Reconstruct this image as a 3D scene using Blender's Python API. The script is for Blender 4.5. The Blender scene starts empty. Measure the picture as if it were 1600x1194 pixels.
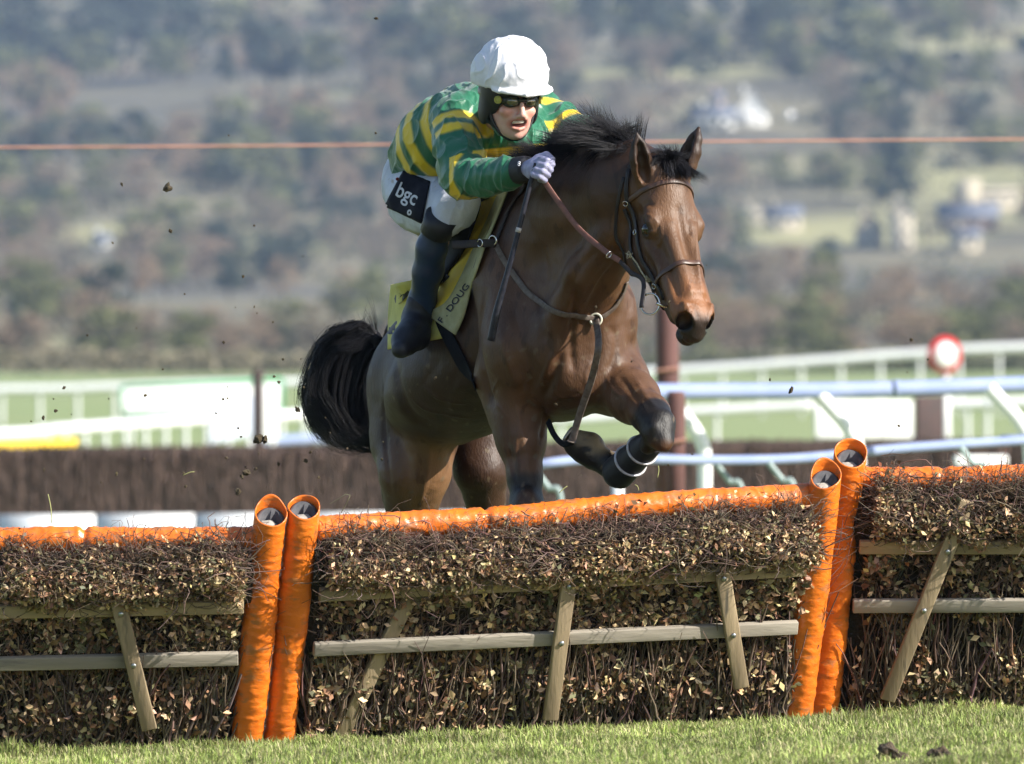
import bpy, bmesh, math, random
import numpy as np
from mathutils import Vector, Matrix, noise as mnoise
from mathutils.bvhtree import BVHTree

# ---------------------------------------------------------------- camera, sky, sun, exposure
random.seed(7)
RNG = np.random.default_rng(7)
SC = bpy.context.scene
COL = SC.collection
FPX = 17777.8                       # focal length in pixels of the 1600 px wide photograph (400 mm lens)
CAMH = 1.26
HOR = 575.0
cam_d = bpy.data.cameras.new("camera")
cam = bpy.data.objects.new("camera", cam_d); COL.objects.link(cam)
cam.location = (0, 0, CAMH); cam.rotation_euler = (math.radians(90), 0, 0)
cam_d.sensor_width = 36; cam_d.lens = 400; cam_d.shift_y = -(597 - HOR) / 1600.0
cam_d.clip_start = 0.5; cam_d.clip_end = 20000
cam_d.dof.use_dof = True; cam_d.dof.focus_distance = 39.1; cam_d.dof.aperture_fstop = 7.6
SC.camera = cam

SUN_AZ, SUN_EL = math.radians(112), math.radians(33)
SUNV = Vector((math.sin(SUN_AZ) * math.cos(SUN_EL), math.cos(SUN_AZ) * math.cos(SUN_EL), math.sin(SUN_EL)))
world = bpy.data.worlds.new("World"); SC.world = world; world.use_nodes = True
wn = world.node_tree; bg = wn.nodes["Background"]
sky = wn.nodes.new("ShaderNodeTexSky"); sky.sky_type = 'NISHITA'; sky.sun_disc = False
sky.sun_elevation = SUN_EL; sky.sun_rotation = SUN_AZ
wn.links.new(sky.outputs[0], bg.inputs[0]); bg.inputs[1].default_value = 0.098
sun_d = bpy.data.lights.new("sun", 'SUN'); sun_d.energy = 5.0; sun_d.angle = math.radians(0.53); sun_d.color = (1, .95, .86)
sun = bpy.data.objects.new("sun", sun_d); COL.objects.link(sun)
sun.rotation_euler = SUNV.to_track_quat('Z', 'Y').to_euler()
SC.view_settings.view_transform = 'Standard'; SC.view_settings.look = 'None'
SC.view_settings.exposure = 0.88; SC.view_settings.gamma = 1.0
SC.render.engine = 'CYCLES'
cy = SC.cycles
cy.use_denoising = True; cy.max_bounces = 5; cy.diffuse_bounces = 2; cy.glossy_bounces = 2; cy.transmission_bounces = 2
cy.volume_bounces = 1; cy.transparent_max_bounces = 4; cy.caustics_reflective = False; cy.caustics_refractive = False
cy.sample_clamp_indirect = 4.0; cy.use_adaptive_sampling = True; cy.adaptive_threshold = 0.02

# ---------------------------------------------------------------- helpers
def P(px, py, Y):
    return np.array(((px - 800.0) * Y / FPX, Y, CAMH - (py - HOR) * Y / FPX))
def PX(r, Y=39.3): return r * Y / FPX
def nrm(v):
    v = np.asarray(v, float); return v / (np.linalg.norm(v) + 1e-12)
def smooth01(a, b, x):
    t = np.clip((x - a) / (b - a), 0, 1); return t * t * (3 - 2 * t)

def tag(o, label=None, cat=None, group=None, kind=None):
    if label: o['label'] = label
    if cat: o['category'] = cat
    if group: o['group'] = group
    if kind: o['kind'] = kind
    return o
def empty(name, loc=(0, 0, 0), label=None, cat=None, group=None):
    o = bpy.data.objects.new(name, None); COL.objects.link(o); o.location = loc
    o.empty_display_size = .05
    return tag(o, label, cat, group)
def link(name, me, mat=None, parent=None):
    """links a mesh given in WORLD coordinates; a parent at p shifts it by -p so it stays put"""
    if mat is not None:
        for m in (mat if isinstance(mat, (list, tuple)) else [mat]): me.materials.append(m)
    o = bpy.data.objects.new(name, me); COL.objects.link(o)
    if parent is not None:
        o.parent = parent
        t = Vector((0, 0, 0)); q = parent
        while q is not None: t += q.location; q = q.parent
        o.location = -t
    return o
def np_mesh(name, V, F, smooth=False, col=None, matidx=None):
    """F: (n,k) array or list of such arrays"""
    me = bpy.data.meshes.new(name)
    V = np.asarray(V, np.float32)
    Fs = F if isinstance(F, list) else [F]
    Fs = [np.asarray(f, np.int32) for f in Fs if len(f)]
    me.vertices.add(len(V)); me.vertices.foreach_set("co", V.ravel())
    loops = np.concatenate([f.ravel() for f in Fs]); tot = np.concatenate([np.full(len(f), f.shape[1]) for f in Fs])
    st = np.concatenate(([0], np.cumsum(tot)[:-1]))
    me.loops.add(len(loops)); me.loops.foreach_set("vertex_index", loops.astype(np.int32))
    me.polygons.add(len(tot)); me.polygons.foreach_set("loop_start", st.astype(np.int32))
    me.polygons.foreach_set("loop_total", tot.astype(np.int32))
    if smooth: me.polygons.foreach_set("use_smooth", np.ones(len(tot), bool))
    if matidx is not None: me.polygons.foreach_set("material_index", np.asarray(matidx, np.int32))
    if col is not None:
        ca = me.color_attributes.new("Col", 'FLOAT_COLOR', 'POINT')
        c4 = np.ones((len(V), 4), np.float32); c4[:, :3] = col
        ca.data.foreach_set("color", c4.ravel())
    me.update(calc_edges=True); me.validate()
    return me

# ---- materials
def mat(name, c1, c2=None, rough=.6, scale=8, bump=0.0, bscale=30, metal=0.0, coat=0.0, sheen=0.0, attr=False, detail=4,
        stretch=None, spec=.5, mixlo=.35, mixhi=.65, trans=0.0, sss=0.0, c3=None, s3=3, t3=.6, bdist=.01):
    m = bpy.data.materials.new(name); m.use_nodes = True
    nt = m.node_tree; N = nt.nodes; L = nt.links; b = N["Principled BSDF"]
    b.inputs["Roughness"].default_value = rough; b.inputs["Metallic"].default_value = metal
    b.inputs["Coat Weight"].default_value = coat; b.inputs["Sheen Weight"].default_value = sheen
    b.inputs["Specular IOR Level"].default_value = spec
    if sss: b.inputs["Subsurface Weight"].default_value = sss; b.inputs["Subsurface Radius"].default_value = (.01, .004, .002)
    tc = N.new("ShaderNodeTexCoord"); mp = N.new("ShaderNodeMapping"); L.new(tc.outputs["Object"], mp.inputs[0])
    if stretch: mp.inputs["Scale"].default_value = stretch
    def nz(s, d=detail):
        n = N.new("ShaderNodeTexNoise"); n.inputs["Scale"].default_value = s; n.inputs["Detail"].default_value = d
        L.new(mp.outputs[0], n.inputs[0]); return n
    if c2 is None: c2 = tuple(x * .75 for x in c1)
    n1 = nz(scale); rp = N.new("ShaderNodeMapRange"); rp.inputs[1].default_value = mixlo; rp.inputs[2].default_value = mixhi
    L.new(n1.outputs[0], rp.inputs[0])
    mx = N.new("ShaderNodeMix"); mx.data_type = 'RGBA'; L.new(rp.outputs[0], mx.inputs[0])
    mx.inputs[6].default_value = (*c1, 1); mx.inputs[7].default_value = (*c2, 1); out = mx.outputs[2]
    if c3:
        n3 = nz(s3, 5); r3 = N.new("ShaderNodeMapRange"); r3.inputs[1].default_value = t3; r3.inputs[2].default_value = t3 + .08
        L.new(n3.outputs[0], r3.inputs[0]); m3 = N.new("ShaderNodeMix"); m3.data_type = 'RGBA'
        L.new(r3.outputs[0], m3.inputs[0]); L.new(out, m3.inputs[6]); m3.inputs[7].default_value = (*c3, 1); out = m3.outputs[2]
    if attr:
        at = N.new("ShaderNodeAttribute"); at.attribute_name = "Col"
        mm = N.new("ShaderNodeMix"); mm.data_type = 'RGBA'; mm.blend_type = 'MULTIPLY'; mm.inputs[0].default_value = 1
        L.new(at.outputs[0], mm.inputs[6]); L.new(out, mm.inputs[7]); out = mm.outputs[2]
    L.new(out, b.inputs["Base Color"])
    if bump:
        n2 = nz(bscale, 6); bp = N.new("ShaderNodeBump"); bp.inputs["Strength"].default_value = bump; bp.inputs["Distance"].default_value = bdist
        L.new(n2.outputs[0], bp.inputs["Height"]); L.new(bp.outputs[0], b.inputs["Normal"])
    if trans:
        t = N.new("ShaderNodeBsdfTranslucent"); L.new(out, t.inputs[0]); ms = N.new("ShaderNodeMixShader"); ms.inputs[0].default_value = trans
        L.new(b.outputs[0], ms.inputs[1]); L.new(t.outputs[0], ms.inputs[2]); L.new(ms.outputs[0], N["Material Output"].inputs[0])
    return m

# ---- signed distance modelling
class Field:
    def __init__(s, lo, hi, h):
        s.lo = np.array(lo, np.float32); s.h = h
        s.n = (np.ceil((np.array(hi) - s.lo) / h).astype(int) + 1)
        s.F = np.full(s.n, 0.5, np.float32)
        s.ax = [(s.lo[i] + h * np.arange(s.n[i])).astype(np.float32) for i in range(3)]
    def blk(s, lo, hi):
        i0 = np.clip(np.floor((np.array(lo) - s.lo) / s.h).astype(int), 0, s.n); i1 = np.clip(np.ceil((np.array(hi) - s.lo) / s.h).astype(int) + 1, 0, s.n)
        sl = tuple(slice(a, b) for a, b in zip(i0, i1))
        X = s.ax[0][sl[0]][:, None, None]; Y = s.ax[1][sl[1]][None, :, None]; Z = s.ax[2][sl[2]][None, None, :]
        return sl, X, Y, Z
    def _put(s, lo, hi, fn, k, op):
        m = k + 3 * s.h
        sl, X, Y, Z = s.blk(np.array(lo) - m, np.array(hi) + m)
        if min(q.stop - q.start for q in sl) <= 0: return
        d = fn(X, Y, Z).astype(np.float32); A = s.F[sl]
        if op == 'add':
            if k > 0:
                t = np.clip(.5 + .5 * (A - d) / k, 0, 1); s.F[sl] = A * (1 - t) + d * t - k * t * (1 - t)
            else: s.F[sl] = np.minimum(A, d)
        elif op == 'cut':
            d = -d
            if k > 0:
                t = np.clip(.5 - .5 * (A - d) / k, 0, 1); s.F[sl] = A * (1 - t) + d * t + k * t * (1 - t)
            else: s.F[sl] = np.maximum(A, d)
    def cone(s, a, b, ra, rb, k=.02, flat=None, op='add'):
        a = np.asarray(a, float); b = np.asarray(b, float); R = max(ra, rb)
        ba = b - a; L2 = float(ba @ ba) + 1e-9
        def fn(X, Y, Z):
            px, py, pz = X - a[0], Y - a[1], Z - a[2]
            t = np.clip((px * ba[0] + py * ba[1] + pz * ba[2]) / L2, 0, 1)
            qx, qy, qz = px - t * ba[0], py - t * ba[1], pz - t * ba[2]
            sc = 1.0
            if flat is not None:
                n, q = nrm(flat[0]), flat[1]
                dn = (qx * n[0] + qy * n[1] + qz * n[2]) * (q - 1)
                qx = qx + dn * n[0]; qy = qy + dn * n[1]; qz = qz + dn * n[2]; sc = 2 / (1 + q)
            return (np.sqrt(qx * qx + qy * qy + qz * qz) - (ra + (rb - ra) * t)) * sc
        s._put(np.minimum(a, b) - R, np.maximum(a, b) + R, fn, k, op)
    def ell(s, c, r, ax=None, k=.02, op='add'):
        c = np.asarray(c, float); r = np.asarray(r, float); R = float(r.max())
        M = np.eye(3) if ax is None else np.array([nrm(q) for q in ax])
        def fn(X, Y, Z):
            px, py, pz = X - c[0], Y - c[1], Z - c[2]
            u = [(px * M[i, 0] + py * M[i, 1] + pz * M[i, 2]) / r[i] for i in range(3)]
            k0 = np.sqrt(u[0]**2 + u[1]**2 + u[2]**2) + 1e-6
            k1 = np.sqrt((u[0] / r[0])**2 + (u[1] / r[1])**2 + (u[2] / r[2])**2) + 1e-6
            return k0 * (k0 - 1) / k1
        s._put(c - R, c + R, fn, k, op)
    def chain(s, pts, k=.03, flat=None):
        """pts: list of (point, radius)"""
        for (a, ra), (b, rb) in zip(pts[:-1], pts[1:]): s.cone(a, b, ra, rb, k, flat)
    def mesh(s):
        F = s.F; In = F < 0
        S = [np.s_[:-1], np.s_[1:]]
        cnt = np.zeros(np.array(F.shape) - 1, np.int8)
        for i in (0, 1):
            for j in (0, 1):
                for k in (0, 1): cnt += In[S[i], S[j], S[k]]
        act = np.argwhere((cnt > 0) & (cnt < 8))
        idx = np.full(cnt.shape, -1, np.int32); idx[tuple(act.T)] = np.arange(len(act))
        acc = np.zeros((len(act), 3)); num = np.zeros(len(act))
        cor = {}
        for i in (0, 1):
            for j in (0, 1):
                for k in (0, 1): cor[(i, j, k)] = F[act[:, 0] + i, act[:, 1] + j, act[:, 2] + k].astype(float)
        for ax in range(3):
            for u in (0, 1):
                for v in (0, 1):
                    c0 = [0, 0, 0]; o = [q for q in range(3) if q != ax]; c0[o[0]] = u; c0[o[1]] = v; c1 = list(c0); c1[ax] = 1
                    f0, f1 = cor[tuple(c0)], cor[tuple(c1)]; x = (f0 < 0) != (f1 < 0)
                    t = np.where(x, f0 / np.where(x, f0 - f1, 1), 0)
                    p = np.zeros((len(act), 3)); p[:, o[0]] = u; p[:, o[1]] = v; p[:, ax] = t
                    acc[x] += p[x]; num[x] += 1
        V = s.lo + s.h * (act + acc / num[:, None])
        quads = []
        for ax in range(3):
            o = [q for q in range(3) if q != ax]
            sa = [slice(None)] * 3; sb = [slice(None)] * 3; sa[ax] = slice(0, -1); sb[ax] = slice(1, None)
            A, B = In[tuple(sa)], In[tuple(sb)]
            e = np.argwhere(A != B); e = e[(e[:, o[0]] > 0) & (e[:, o[1]] > 0) & (e[:, o[0]] < F.shape[o[0]] - 1) & (e[:, o[1]] < F.shape[o[1]] - 1)]
            ina = A[tuple(e.T)]
            def at(du, dv):
                q = e.copy(); q[:, o[0]] += du; q[:, o[1]] += dv; return idx[tuple(q.T)]
            Q = np.stack([at(-1, -1), at(0, -1), at(0, 0), at(-1, 0)], 1)
            flip = ina if ax != 1 else ~ina
            Q[~flip] = Q[~flip][:, ::-1]
            quads.append(Q)
        Q = np.concatenate(quads); Q = Q[(Q >= 0).all(1)]
        return V, Q
def vnormals(V, Q):
    n = np.cross(V[Q[:, 2]] - V[Q[:, 0]], V[Q[:, 3]] - V[Q[:, 1]])
    N = np.zeros_like(V)
    for i in range(4): np.add.at(N, Q[:, i], n)
    return N / (np.linalg.norm(N, axis=1, keepdims=True) + 1e-12)
def wavy(V, f, seed=0, n=7):
    """cheap smooth noise in about -1..1"""
    r = np.random.default_rng(seed); o = np.zeros(len(V))
    for i in range(n):
        d = r.normal(size=3); d /= np.linalg.norm(d); o += np.sin(V @ d * f * r.uniform(.6, 1.7) + r.uniform(0, 6.28) + 1.7 * np.sin(V @ r.normal(size=3) * f * .5))
    return o / math.sqrt(n) / 1.4

# ---- tubes, strands
def tubes(paths, radii, sides=5, caps=True, closed=False):
    """paths: (N,K,3); radii: (N,K). returns V, faces list, per-vertex strand index"""
    Pp = np.asarray(paths, float); N, K, _ = Pp.shape; R = np.broadcast_to(np.asarray(radii, float), (N, K))
    T = np.gradient(Pp, axis=1) if not closed else (np.roll(Pp, -1, 1) - np.roll(Pp, 1, 1))
    T /= (np.linalg.norm(T, axis=2, keepdims=True) + 1e-12)
    ref = np.array([.13, .31, .94]); up = np.broadcast_to(ref, T.shape).copy()
    m = np.abs((T * ref).sum(2)) > .93; up[m.any(1)] = np.array([.95, .2, .1])
    A = np.cross(T, up); A /= (np.linalg.norm(A, axis=2, keepdims=True) + 1e-12); B = np.cross(T, A)
    ang = np.arange(sides) * 2 * math.pi / sides
    V = Pp[:, :, None, :] + R[:, :, None, None] * (A[:, :, None, :] * np.cos(ang)[None, None, :, None] + B[:, :, None, :] * np.sin(ang)[None, None, :, None])
    V = V.reshape(-1, 3)
    n = np.arange(N)[:, None, None] * K * sides; kk = np.arange(K if closed else K - 1)[None, :, None] ; ss = np.arange(sides)[None, None, :]
    k2 = (kk + 1) % K; s2 = (ss + 1) % sides
    Q = np.stack(np.broadcast_arrays(n + kk * sides + ss, n + kk * sides + s2, n + k2 * sides + s2, n + k2 * sides + ss), -1).reshape(-1, 4)
    F = [Q]
    if caps and not closed:
        c = np.arange(sides); n1 = np.arange(N)[:, None] * K * sides
        F.append(n1 + c[None, ::-1]); F.append(n1 + (K - 1) * sides + c[None, :])
    return V, F, np.repeat(np.arange(N), K * sides)
def spline(pts, n):
    """catmull-rom through pts -> (n,3)"""
    p = np.asarray(pts, float); p = np.vstack([2 * p[0] - p[1], p, 2 * p[-1] - p[-2]])
    m = len(p) - 3; t = np.linspace(0, m - 1e-6, n); i = t.astype(int); f = (t - i)[:, None]
    a, b, c, d = p[i], p[i + 1], p[i + 2], p[i + 3]
    return .5 * ((2 * b) + (-a + c) * f + (2 * a - 5 * b + 4 * c - d) * f**2 + (-a + 3 * b - 3 * c + d) * f**3)
def tube(name, pts, r, m, parent=None, sides=8, n=24, closed=False, smooth=True):
    pts = np.asarray(pts, float)
    path = spline(pts, n) if len(pts) > 2 and not closed else (pts if closed else np.linspace(pts[0], pts[1], max(2, n // 8)))
    rr = np.interp(np.linspace(0, 1, len(path)), np.linspace(0, 1, np.size(r)), np.atleast_1d(r)) if np.size(r) > 1 else r
    V, F, _ = tubes(path[None], np.broadcast_to(rr, (1, len(path))), sides, closed=closed)
    me = np_mesh(name, V, F, smooth)
    return link(name, me, m, parent)
def ring_pts(c, n, r, k=24):
    n = nrm(n); a = nrm(np.cross(n, (.3, .2, .9))); b = np.cross(n, a); t = np.arange(k) * 2 * math.pi / k
    return c + r * (np.cos(t)[:, None] * a + np.sin(t)[:, None] * b)
def box_mesh(name, verts8):
    return np_mesh(name, verts8, np.array([[0, 3, 2, 1], [4, 5, 6, 7], [0, 1, 5, 4], [1, 2, 6, 5], [2, 3, 7, 6], [3, 0, 4, 7]]))
def beam(name, a, b, w, d, wdir, m, parent=None, bev=.004):
    """box from a to b, w along wdir-ish, d across"""
    a = np.asarray(a, float); b = np.asarray(b, float); t = nrm(b - a); u = nrm(wdir - np.dot(wdir, t) * t); v = np.cross(t, u)
    q = [a + sx * u * w / 2 + sy * v * d / 2 for sx, sy in ((-1, -1), (1, -1), (1, 1), (-1, 1))] + [b + sx * u * w / 2 + sy * v * d / 2 for sx, sy in ((-1, -1), (1, -1), (1, 1), (-1, 1))]
    o = link(name, box_mesh(name, np.array(q)), m, parent)
    if bev:
        md = o.modifiers.new("b", 'BEVEL'); md.width = bev; md.segments = 2
    return o
def strap(name, pts, width, thick, facing, m, parent=None, n=40, bvh=None, off=.004, closed=False):
    """flat strap along a spline; facing = approximate outward normal (vector or per-point function)"""
    p = spline(pts, n) if len(pts) > 2 else np.linspace(pts[0], pts[1], n)
    fn = np.array([nrm(facing(q) if callable(facing) else facing) for q in p])
    if bvh is not None:
        for i in range(len(p)):
            h = bvh.find_nearest(Vector(p[i]))
            if h[0] is not None:
                nn = np.array(h[1]); d = np.linalg.norm(p[i] - np.array(h[0]))
                p[i] = np.array(h[0]) + nn * off; fn[i] = nn
        for _ in range(3):
            p[1:-1] = (p[:-2] + 2 * p[1:-1] + p[2:]) / 4; fn[1:-1] = fn[:-2] + fn[1:-1] + fn[2:]
        fn /= np.linalg.norm(fn, axis=1, keepdims=True)
    T = np.gradient(p, axis=0); T /= np.linalg.norm(T, axis=1, keepdims=True) + 1e-12
    W = np.cross(T, fn); W /= np.linalg.norm(W, axis=1, keepdims=True) + 1e-12; O = np.cross(W, T)
    hw, ht = width / 2, thick / 2
    prof = [(-hw, -ht), (-hw, ht * .6), (-hw * .8, ht), (hw * .8, ht), (hw, ht * .6), (hw, -ht)]
    V = np.stack([p + W * a + O * b for a, b in prof], 1).reshape(-1, 3); s = len(prof); K = len(p)
    kk = np.arange(K - 1)[:, None]; ss = np.arange(s)[None]; s2 = (ss + 1) % s
    Q = np.stack(np.broadcast_arrays(kk * s + ss, kk * s + s2, (kk + 1) * s + s2, (kk + 1) * s + ss), -1).reshape(-1, 4)
    caps = np.array([np.arange(s)[::-1], (K - 1) * s + np.arange(s)])
    return link(name, np_mesh(name, V, [Q, caps]), m, parent)
def bvh_of(V, Q): return BVHTree.FromPolygons([tuple(v) for v in V], [tuple(int(i) for i in q) for q in Q])
def text_mesh(name, body, m, parent, place, size=1.0, bold=0.0, shear=0.0):
    """place(x, y) -> world point for text coordinates"""
    cu = bpy.data.curves.new(name, 'FONT'); cu.body = body; cu.size = size; cu.offset = bold; cu.shear = shear
    cu.align_x = 'CENTER'; cu.align_y = 'CENTER'
    to = bpy.data.objects.new(name + "_t", cu); COL.objects.link(to)
    dg = bpy.context.evaluated_depsgraph_get(); dg.update()
    me = bpy.data.meshes.new_from_object(to.evaluated_get(dg)); bpy.data.objects.remove(to)
    bm = bmesh.new(); bm.from_mesh(me)
    bmesh.ops.triangulate(bm, faces=bm.faces[:])
    for _ in range(2): bmesh.ops.subdivide_edges(bm, edges=[e for e in bm.edges if e.calc_length() > size * .08], cuts=1)
    bmesh.ops.triangulate(bm, faces=bm.faces[:])
    for v in bm.verts: v.co = Vector(place(v.co.x, v.co.y))
    bm.to_mesh(me); bm.free(); me.materials.clear()
    return link(name, me, m, parent)
# ---------------------------------------------------------------- horse
HD = np.array((.5, -.866, 0.0))        # heading of the horse
HL = np.array((.866, .5, 0.0))         # its left
HB = nrm(np.array((.5, -.866, .33)))   # trunk axis (forehand raised)
UPT = nrm(np.cross(HB, HL)); UPT = UPT if UPT[2] > 0 else -UPT
def build_horse(res):
    f = Field((-.62, 38.15, -.05), (.92, 41.6, 2.25), res)
    # trunk
    C = P(778, 520, 39.92)
    f.ell(C, (.55, .25, .30), (HB, HL, UPT), .04)
    f.ell(P(870, 525, 39.5), (.30, .215, .30), (HB, HL, UPT), .08)               # front of rib cage
    f.ell(P(725, 590, 40.0), (.42, .235, .20), (HB, HL, UPT), .08)               # belly
    f.ell(P(680, 590, 40.4), (.32, .205, .225), (HB, HL, UPT), .08)               # loin and croup
    f.chain([(P(830, 310, 39.72), .085), (P(765, 385, 39.95), .08), (P(705, 455, 40.25), .09), (P(662, 530, 40.6), .115)], .08)
    # chest muscles
    f.ell(P(868, 538, 39.25), (.08, .090, .125), (HD, HL, (0, 0, 1)), .05)        # right pectoral
    f.ell(P(938, 562, 39.31), (.085, .085, .13), (HD, HL, (0, 0, 1)), .05)       # left pectoral
    f.ell(P(800, 560, 39.42), (.14, .10, .20), (nrm(HD + .3 * HL), HL, (0, 0, 1)), .06)   # right point of shoulder
    f.ell(P(958, 500, 39.45), (.13, .064, .16), (HD, HL, (0, 0, 1)), .05)       # left point of shoulder
    f.ell(P(885, 592, 39.38), (.19, .15, .125), (HD, HL, (0, 0, 1)), .06)         # brisket
    f.chain([(P(815, 330, 39.65), .10), (P(790, 430, 39.5), .115), (P(800, 540, 39.35), .11)], .08, flat=(HL, 1.3))  # right shoulder blade
    # neck : crest, body, throat
    f.chain([(P(815, 300, 39.75), .075), (P(860, 262, 39.45), .06), (P(925, 240, 39.2), .055), (P(990, 248, 39.0), .055), (P(1022, 262, 38.93), .06)], .05)
    f.chain([(P(850, 400, 39.55), .205), (P(905, 330, 39.25), .15), (P(965, 300, 39.05), .12), (P(1010, 298, 38.95), .095)], .07, flat=(HL, 1.15))
    f.chain([(P(895, 480, 39.35), .185), (P(925, 420, 39.22), .125), (P(960, 362, 39.1), .09), (P(985, 340, 39.05), .075)], .07, flat=(HL, 1.1))
    f.chain([(P(872, 500, 39.2), .055), (P(905, 430, 39.08), .045), (P(955, 365, 39.0), .04)], .045)     # brachiocephalic ridge
    f.cone(P(900, 470, 39.05), P(905, 610, 39.10), .014, .020, .035, op='cut')                            # groove between pectorals
    f.cone(P(838, 560, 39.1), P(842, 640, 39.12), .010, .012, .04, op='cut')
    # right fore leg (hanging)
    kneeR = P(823, 790, 39.32)
    f.chain([(P(800, 590, 39.48), .13), (P(810, 645, 39.45), .098), (P(815, 690, 39.40), .08), (P(820, 745, 39.36), .056), (kneeR, .052), (P(823, 820, 39.32), .045)], .04)
    f.ell(P(797, 640, 39.38), (.06, .05, .13), (HD, HL, (0, 0, 1)), .04)
    f.ell(P(823, 790, 39.28), (.04, .046, .06), (HD, HL, (0, 0, 1)), .02)
    fetR = P(815, 915, 39.45)
    f.chain([(P(823, 825, 39.34), .038), (P(820, 870, 39.4), .034), (fetR, .042), (P(812, 950, 39.40), .034), (P(814, 975, 39.34), .05), (P(816, 995, 39.3), .062)], .02)
    # left fore leg (folded)
    kneeL = P(1030, 662, 38.98)
    f.chain([(P(945, 560, 39.48), .125), (P(965, 598, 39.38), .105), (P(990, 622, 39.22), .082), (P(1015, 645, 39.08), .064), (kneeL, .058)], .045)
    f.ell(P(1026, 672, 38.97), (.05, .052, .075), (nrm(P(1040, 640, 38.9) - P(1000, 700, 39.1)), HL, (0, 0, 1)), .02)
    fetL = P(968, 737, 39.22)
    f.chain([(P(1018, 690, 39.03), .044), (P(994, 712, 39.12), .038), (fetL, .044), (P(945, 722, 39.25), .040)], .02)
    f.cone(P(1022, 668, 38.93), P(1010, 700, 39.0), .02, .02, .02)
    # pastern + hoof
    f.chain([(P(945, 722, 39.25), .036), (P(928, 712, 39.27), .046), (P(915, 702, 39.28), .055)], .015)
    f.cone(P(920, 700, 39.285), P(903, 694, 39.29), .055, .05, .01)
    # right hind leg
    f.ell(P(660, 610, 40.35), (.24, .12, .27), (HD, HL, (0, 0, 1)), .07)
    f.chain([(P(648, 600, 40.45), .145), (P(645, 690, 40.4), .138), (P(648, 740, 40.3), .115), (P(643, 790, 40.35), .082), (P(632, 850, 40.5), .058), (P(630, 880, 40.55), .062)], .06)
    f.cone(P(672, 660, 40.15), P(666, 730, 40.22), .075, .055, .05)
    f.cone(P(611, 610, 40.62), P(614, 780, 40.58), .07, .035, .05)
    f.chain([(P(630, 880, 40.55), .05), (P(635, 960, 40.55), .038), (P(640, 1045, 40.5), .045), (P(655, 1075, 40.42), .038), (P(662, 1095, 40.38), .055)], .02)
    # left hind leg
    f.chain([(P(760, 620, 40.7), .14), (P(752, 690, 40.6), .11), (P(752, 735, 40.55), .09), (P(758, 780, 40.6), .065), (P(760, 850, 40.75), .05), (P(760, 880, 40.8), .058)], .05)
    f.chain([(P(760, 880, 40.8), .045), (P(762, 960, 40.8), .036), (P(768, 1045, 40.75), .044), (P(782, 1072, 40.68), .038), (P(788, 1092, 40.64), .055)], .02)
    f.cone(P(716, 668, 40.15), P(722, 652, 40.0), .05, .035, .04)               # sheath
    f.cone(P(622, 520, 40.86), P(600, 550, 41.0), .05, .028, .04)                # dock of the tail
    # ---- head
    O = P(1040, 262, 38.92); M = P(1102, 502, 38.60)
    A = nrm(M - O); S = np.array((.87, .49, 0.0)); S = nrm(S - A * (S @ A)); Nn = np.cross(S, A); Nn = Nn if Nn[1] < 0 else -Nn
    ax = (A, S, Nn)
    def H(a, s, n): return O + A * a + S * s * 1.17 + Nn * n * 1.08
    ell0 = f.ell
    def hell(c, r, ax_, k=.02, op='add'): ell0(c, (r[0], r[1] * 1.17, r[2] * 1.08), ax_, k, op)
    f.ell = hell
    f.ell(H(.07, 0, -.045), (.13, .082, .085), ax, .03)
    f.ell(H(.17, 0, -.05), (.12, .088, .062), ax, .03)
    for sg in (-1, 1):
        f.ell(H(.205, sg * .064, -.038), (.055, .026, .026), ax, .02)          # brow / orbit
        f.cone(H(.13, sg * .055, -.03), H(.21, sg * .078, -.028), .016, .020, .02)
        f.ell(H(.215, sg * .052, -.155), (.115, .034, .105), ax, .04)           # cheek plate
        f.cone(H(.27, sg * .070, -.085), H(.38, sg * .050, -.080), .018, .013, .02)   # facial crest
        f.cone(H(.30, sg * .060, -.055), H(.44, sg * .052, -.052), .010, .008, .020, op='cut')
        f.cone(H(.24, sg * .034, -.022), H(.50, sg * .017, -.020), .027, .021, .02)   # nasal bone edge
        f.cone(H(.30, sg * .035, -.15), H(.53, sg * .022, -.118), .038, .026, .03)    # jaw bar
        f.cone(H(.40, sg * .038, -.07), H(.54, sg * .036, -.06), .036, .036, .03)
    f.cone(H(.24, 0, -.065), H(.54, 0, -.062), .058, .044, .04)
    f.cone(H(.28, 0, -.11), H(.52, 0, -.10), .05, .035, .04)
    f.ell(H(.575, 0, -.062), (.062, .052, .052), ax, .03)
    for sg in (-1, 1):
        f.ell(H(.578, sg * .036, -.052), (.044, .024, .040), ax, .016)
        f.cone(H(.55, sg * .044, -.018), H(.61, sg * .022, -.026), .010, .010, .010)
        f.ell(H(.604, sg * .042, -.044), (.036, .022, .028), (nrm(A + .2 * Nn), nrm(S - .0 * A), Nn), .005, op='cut'); f.ell(H(.590, sg * .034, -.062), (.030, .020, .030), (A, S, Nn), .004, op='cut')
        f.ell(H(.220, sg * .096, -.057), (.030, .022, .022), ax, .008, op='cut')      # eye socket
        ring_ = [H(.220 + .029 * math.cos(q), sg * (.085 - .006 * abs(math.cos(q))), -.056 + .020 * math.sin(q) + .004 * math.cos(q)) for q in np.linspace(0, 6.283, 17)]
        for qa, qb in zip(ring_[:-1], ring_[1:]): f.cone(qa, qb, .0065, .0065, .007)
        f.cone(H(.150, sg * .085, -.075), H(.17, sg * .085, -.075), .018, .018, .03, op='cut')   # hollow above the eye
        f.cone(H(.52, sg * .060, -.108), H(.62, sg * .025, -.106), .004, .005, .010, op='cut')   # mouth line
    f.ell(H(.622, 0, -.088), (.030, .034, .030), ax, .02)                          # upper lip
    f.ell(H(.598, 0, -.128), (.036, .032, .026), ax, .012)                         # chin
    f.ell = ell0
    # ears
    ears = []
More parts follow.
